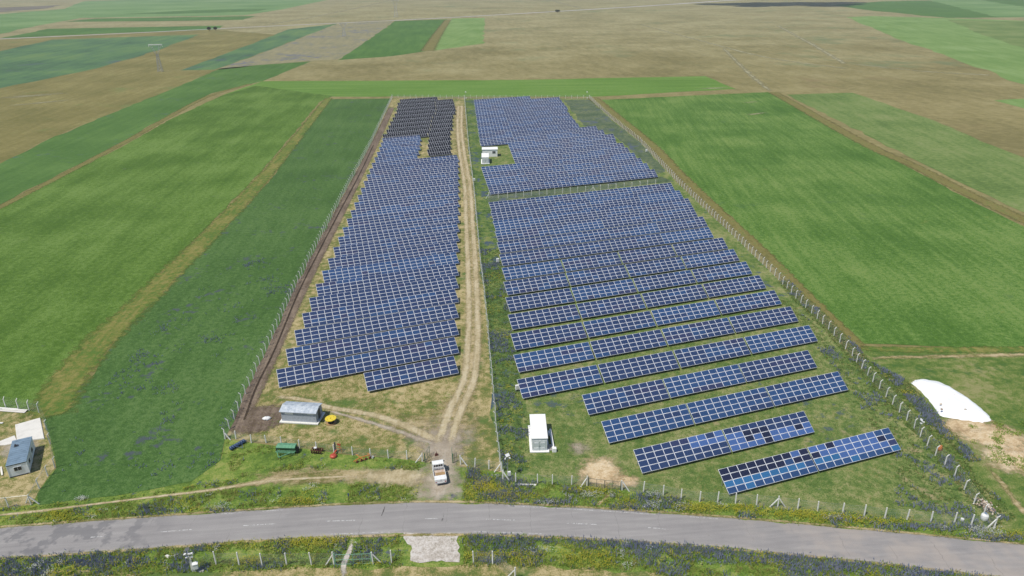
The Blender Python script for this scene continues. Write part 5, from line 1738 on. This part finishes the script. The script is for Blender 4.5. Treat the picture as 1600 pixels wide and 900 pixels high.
patch('y', [(762, 762, 260, 1.1, 0.8), (790, 768, 120, 0.9, 0.9), (925, 768, 200, 2.2, 0.6), (810, 778, 120, 2.0, 0.5), (1085, 793, 160, 1.8, 0.5), (1130, 797, 240, 3.0, 0.5), (1215, 803, 240, 2.6, 0.5),
            (1265, 806, 220, 2.6, 0.6), (1330, 811, 200, 2.6, 0.6), (1385, 816, 140, 2.4, 0.5), (1590, 838, 200, 2.5, 0.5), (520, 846, 200, 1.6, 0.6), (455, 848, 140, 1.6, 0.6), (390, 876, 140, 1.0, 0.5),
            (790, 868, 200, 3.5, 0.4), (730, 872, 140, 2.0, 0.5), (820, 878, 120, 1.2, 0.5), (1080, 849, 120, 2.5, 0.3), (330, 799, 120, 2.0, 0.4), (470, 785, 160, 2.0, 0.5), (90, 806, 160, 3.0, 0.5), (1160, 856, 120, 3.0, 0.3)])
patch('b', [(738, 742, 160, 0.8, 0.9), (752, 756, 160, 0.8, 0.8), (775, 775, 150, 1.5, 0.5), (860, 786, 150, 2.0, 0.4), (990, 793, 220, 3.0, 0.5), (1010, 778, 120, 1.5, 0.6), (900, 845, 260, 5.0, 0.5), (1000, 853, 420, 5.0, 0.6),
            (1100, 862, 420, 5.0, 0.6), (1200, 873, 420, 5.0, 0.6), (1320, 886, 420, 5.0, 0.6), (1450, 898, 420, 5.0, 0.6), (1420, 824, 200, 3.5, 0.4), (1560, 842, 220, 4.0, 0.4), (1500, 824, 140, 2.5, 0.5), (345, 800, 120, 1.2, 0.3), (160, 880, 260, 5.0, 0.4)])
patch('w', [(345, 795, 60, 0.8, 0.5), (925, 775, 80, 1.0, 0.4), (855, 788, 60, 1.4, 0.3), (1540, 833, 200, 1.5, 0.6), (130, 781, 60, 0.6, 0.3), (1022, 773, 50, 0.6, 0.4), (845, 862, 40, 1.5, 0.5), (60, 888, 40, 0.6, 0.5)])
g, B, Y, Wt = (np.concatenate(acc[k]) for k in 'gbyw')
veg('verge_grass', 'tall green grass and weeds along both sides of the road', 'grass',
    [(tris_leaf(g, 4, 0.34, 0.15, (0.3, 1.1), 0.16), m_leafa), (tris_leaf(g[::3], 4, 0.4, 0.08, (0.5, 1.3), 0.2), m_straw)])
veg('blue_wildflowers', 'dense blue flower spikes along both sides of the road', 'wildflowers',
    [(tris_leaf(B, 2, 0.4, 0.18, (0.4, 1.0), 0.14), m_leafb), (tris_spike(B, 2, 0.2, 0.55, 0.12, 0.24), m_fblue)])
veg('yellow_wildflowers', 'yellow flower clumps along both sides of the road', 'wildflowers',
    [(tris_leaf(Y, 2, 0.4, 0.15, (0.5, 1.1), 0.14), m_leafa), (tris_head(Y, 3, 0.48, 0.062, 0.2), m_fyel)])
veg('white_wildflowers', 'white flower clumps along both sides of the road', 'wildflowers',
    [(tris_head(Wt, 3, 0.5, 0.065, 0.15), m_fwhi), (tris_leaf(Wt, 1, 0.35, 0.12, (0.5, 1.1), 0.12), m_leafa)])

# weeds in the strip between the fence and the right array, and along the right fence
strip = GP((786, 738), (776, 675), (770, 600), (762, 512), (756, 450), (749, 390), (783, 390), (793, 470), (806, 560), (815, 640), (828, 650), (828, 735))
p = rand_in(strip, 7)
bl = 0.6 * vnoise(p[:, 0], p[:, 1], 3.4, 70) + 0.4 * vnoise(p[:, 0], p[:, 1], 1.2, 71)
B = p[bl > 0.6]
Y = p[(vnoise(p[:, 0], p[:, 1], 3.0, 72) > 0.8)]
rs = GP((1555, 822), (1500, 765), (1440, 690), (1350, 590), (1290, 520), (1240, 470), (1215, 440), (1232, 438), (1300, 500), (1370, 575), (1470, 665), (1520, 735), (1590, 810))
q = rand_in(rs, 9)
qb = 0.6 * vnoise(q[:, 0], q[:, 1], 3.0, 80) + 0.4 * vnoise(q[:, 0], q[:, 1], 1.1, 81)
rin = GP((1553, 822), (1490, 745), (1440, 690), (1340, 580), (1280, 515), (1230, 468), (1215, 470), (1290, 560), (1330, 620), (1400, 720), (1400, 790))
q2 = rand_in(rin, 6)
q2b = 0.6 * vnoise(q2[:, 0], q2[:, 1], 3.4, 84) + 0.4 * vnoise(q2[:, 0], q2[:, 1], 1.2, 85)
tarpside = away(rand_in(GP((1360, 565), (1420, 596), (1470, 655), (1530, 720), (1515, 722), (1450, 660), (1400, 605)), 12), [(0, 0), (0, 1)], 1)
tb_ = vnoise(tarpside[:, 0], tarpside[:, 1], 2.5, 90)
Bq = np.concatenate([B, q[qb > 0.64], q2[q2b > 0.63], tarpside[tb_ > 0.45]])
Gq = np.concatenate([p[::2], q, q2[::2], tarpside])
veg('weed_clumps', 'green weeds in the strip beside the middle fence and along the right fence', 'weeds',
    [(tris_leaf(Gq, 4, 0.34, 0.15, (0.4, 1.2), 0.14), m_leafb), (tris_leaf(Gq[::4], 4, 0.36, 0.08, (0.6, 1.3), 0.18), m_straw)])
veg('blue_weed_flowers', 'blue flowering weeds beside the middle fence and along the right fence', 'wildflowers',
    [(tris_leaf(Bq, 2, 0.34, 0.16, (0.4, 1.0), 0.14), m_leafb), (tris_spike(Bq, 2, 0.15, 0.5, 0.14, 0.2), m_fblue)])
Yq = np.concatenate([Y[::3], tarpside[vnoise(tarpside[:, 0], tarpside[:, 1], 2.0, 93) > 0.8]])
veg('yellow_weed_flowers', 'yellow flowering weeds beside the middle fence and the white tarpaulin', 'wildflowers', [(tris_head(Yq, 3, 0.35, 0.08, 0.2), m_fyel)])

# blue and pale weeds inside the dark crop left of the farm
df = GP((355, 680), (462, 450), (420, 400), (330, 430), (200, 560), (95, 690), (75, 780), (250, 765), (340, 725))
p = rand_in(df, 3.0)
bl = 0.55 * vnoise(p[:, 0], p[:, 1], 5.5, 60) + 0.45 * vnoise(p[:, 0], p[:, 1], 1.6, 61)
B = p[bl + nr.normal(size=len(p)) * 0.09 > 0.76]
veg('field_weed_flowers', 'blue weed flowers scattered in the dark green crop left of the farm', 'wildflowers',
    [(tris_spike(B, 2, 0.1, 0.45, 0.15, 0.25), m_fblue), (tris_leaf(B, 2, 0.35, 0.16, (0.4, 1.1), 0.15), m_leafb)])

# short tufts inside the compounds
cl = GP((372, 672), (430, 560), (720, 560), (725, 610), (690, 660), (664, 718), (500, 700))
cr_ = GP((790, 740), (800, 500), (1250, 470), (1330, 600), (1500, 800), (1215, 788), (980, 764))
p1 = rand_in(cl, 3.0)
p1 = away(away(p1, GP((700, 694), (630, 664), (520, 638), (428, 620)), 1.2), GP((689, 742), (693, 700), (712, 640), (733, 590), (739, 520)), 2.2)
p2 = rand_in(cr_, 3.0)
p2 = away(p2, [(4.4, 98.5), (4.6, 104)], 2.2)
p2 = away(p2, [G(938, 738), G(938, 737)], 3.0)
for al0, ac0, L0, az in [(15.2, 118.5, 18.3, AZ_L), (-0.6, 126.35, 36.6, AZ_L)]:
    pass
n1 = vnoise(p1[:, 0], p1[:, 1], 3.0, 95)
n2 = vnoise(p2[:, 0], p2[:, 1], 3.5, 96)
veg('compound_grass', 'short patchy grass tufts between and around the solar tables', 'grass',
    [(tris_leaf(p1[n1 > 0.5], 4, 0.2, 0.1, (0.3, 1.1), 0.16), m_leafa), (tris_leaf(p1[n1 < 0.45], 3, 0.2, 0.07, (0.3, 1.1), 0.16), m_straw),
     (tris_leaf(p2[n2 > 0.35], 4, 0.2, 0.1, (0.3, 1.1), 0.16), m_leafb), (tris_leaf(p2[n2 < 0.3], 3, 0.2, 0.07, (0.3, 1.1), 0.16), m_straw)])

# grass clumps on the sandy soil before the tarpaulin
sp = rand_in(GP((1500, 670), (1600, 640), (1640, 700), (1600, 740), (1530, 715)), 8)
sp = sp[vnoise(sp[:, 0], sp[:, 1], 2.4, 99) > 0.72]
veg('sandy_grass_clumps', 'dark green grass clumps on the sandy soil beside the tarpaulin heap', 'grass', [(tris_leaf(sp, 6, 0.35, 0.13, (0.3, 1.2), 0.18), m_leafa)])

# ------------------------------------------------------------------ a cloud high above the plain (its shadow lies on the far right)
m_cloud = NT('cloud_white')
m_cloud.bsdf((0.85, 0.85, 0.86, 1), 1.0, 0, 0.0)
sh = Vector((*G(1215, 7), 0))
base = sh + to_sun * (620 / to_sun.z)
bm = bmesh.new()
for k in range(26):
    c = Vector((rnd.gauss(0, 85), rnd.gauss(0, 60), abs(rnd.gauss(0, 22))))
    ret = bmesh.ops.create_icosphere(bm, subdivisions=3, radius=1.0)
    rr = rnd.uniform(32, 62)
    for v in ret['verts']:
        q = v.co.copy()
        v.co = c + Vector((q.x * rr, q.y * rr, q.z * rr * (0.6 if q.z > 0 else 0.25))) * (1 + 0.12 * math.sin(7 * q.x + k) * math.cos(6 * q.y + 2 * q.z))
cme = bpy.data.meshes.new('cloud')
bm.to_mesh(cme); bm.free()
cme.materials.append(m_cloud.mat)
cme.shade_smooth()
tag(link('cloud', cme, None, base), 'flat-based white cloud over the far right plain', 'cloud', None, 'stuff')

# ------------------------------------------------------------------ haze
HAZE = 0.0001
m_haze = bpy.data.materials.new('thin_haze')
m_haze.use_nodes = True
ht = m_haze.node_tree
ht.nodes.clear()
ho = ht.nodes.new('ShaderNodeOutputMaterial')
hv = ht.nodes.new('ShaderNodeVolumePrincipled')
hv.inputs['Color'].default_value = (0.9, 0.925, 0.94, 1)
hv.inputs['Density'].default_value = HAZE
hv.inputs['Anisotropy'].default_value = 0.0
ht.links.new(hv.outputs[0], ho.inputs['Volume'])
hz = MB().box((0, 9500, 38.5), (29000, 26000, 79)).build('haze', m_haze)
tag(hz, 'thin summer haze over the plain', 'haze', None, 'stuff')
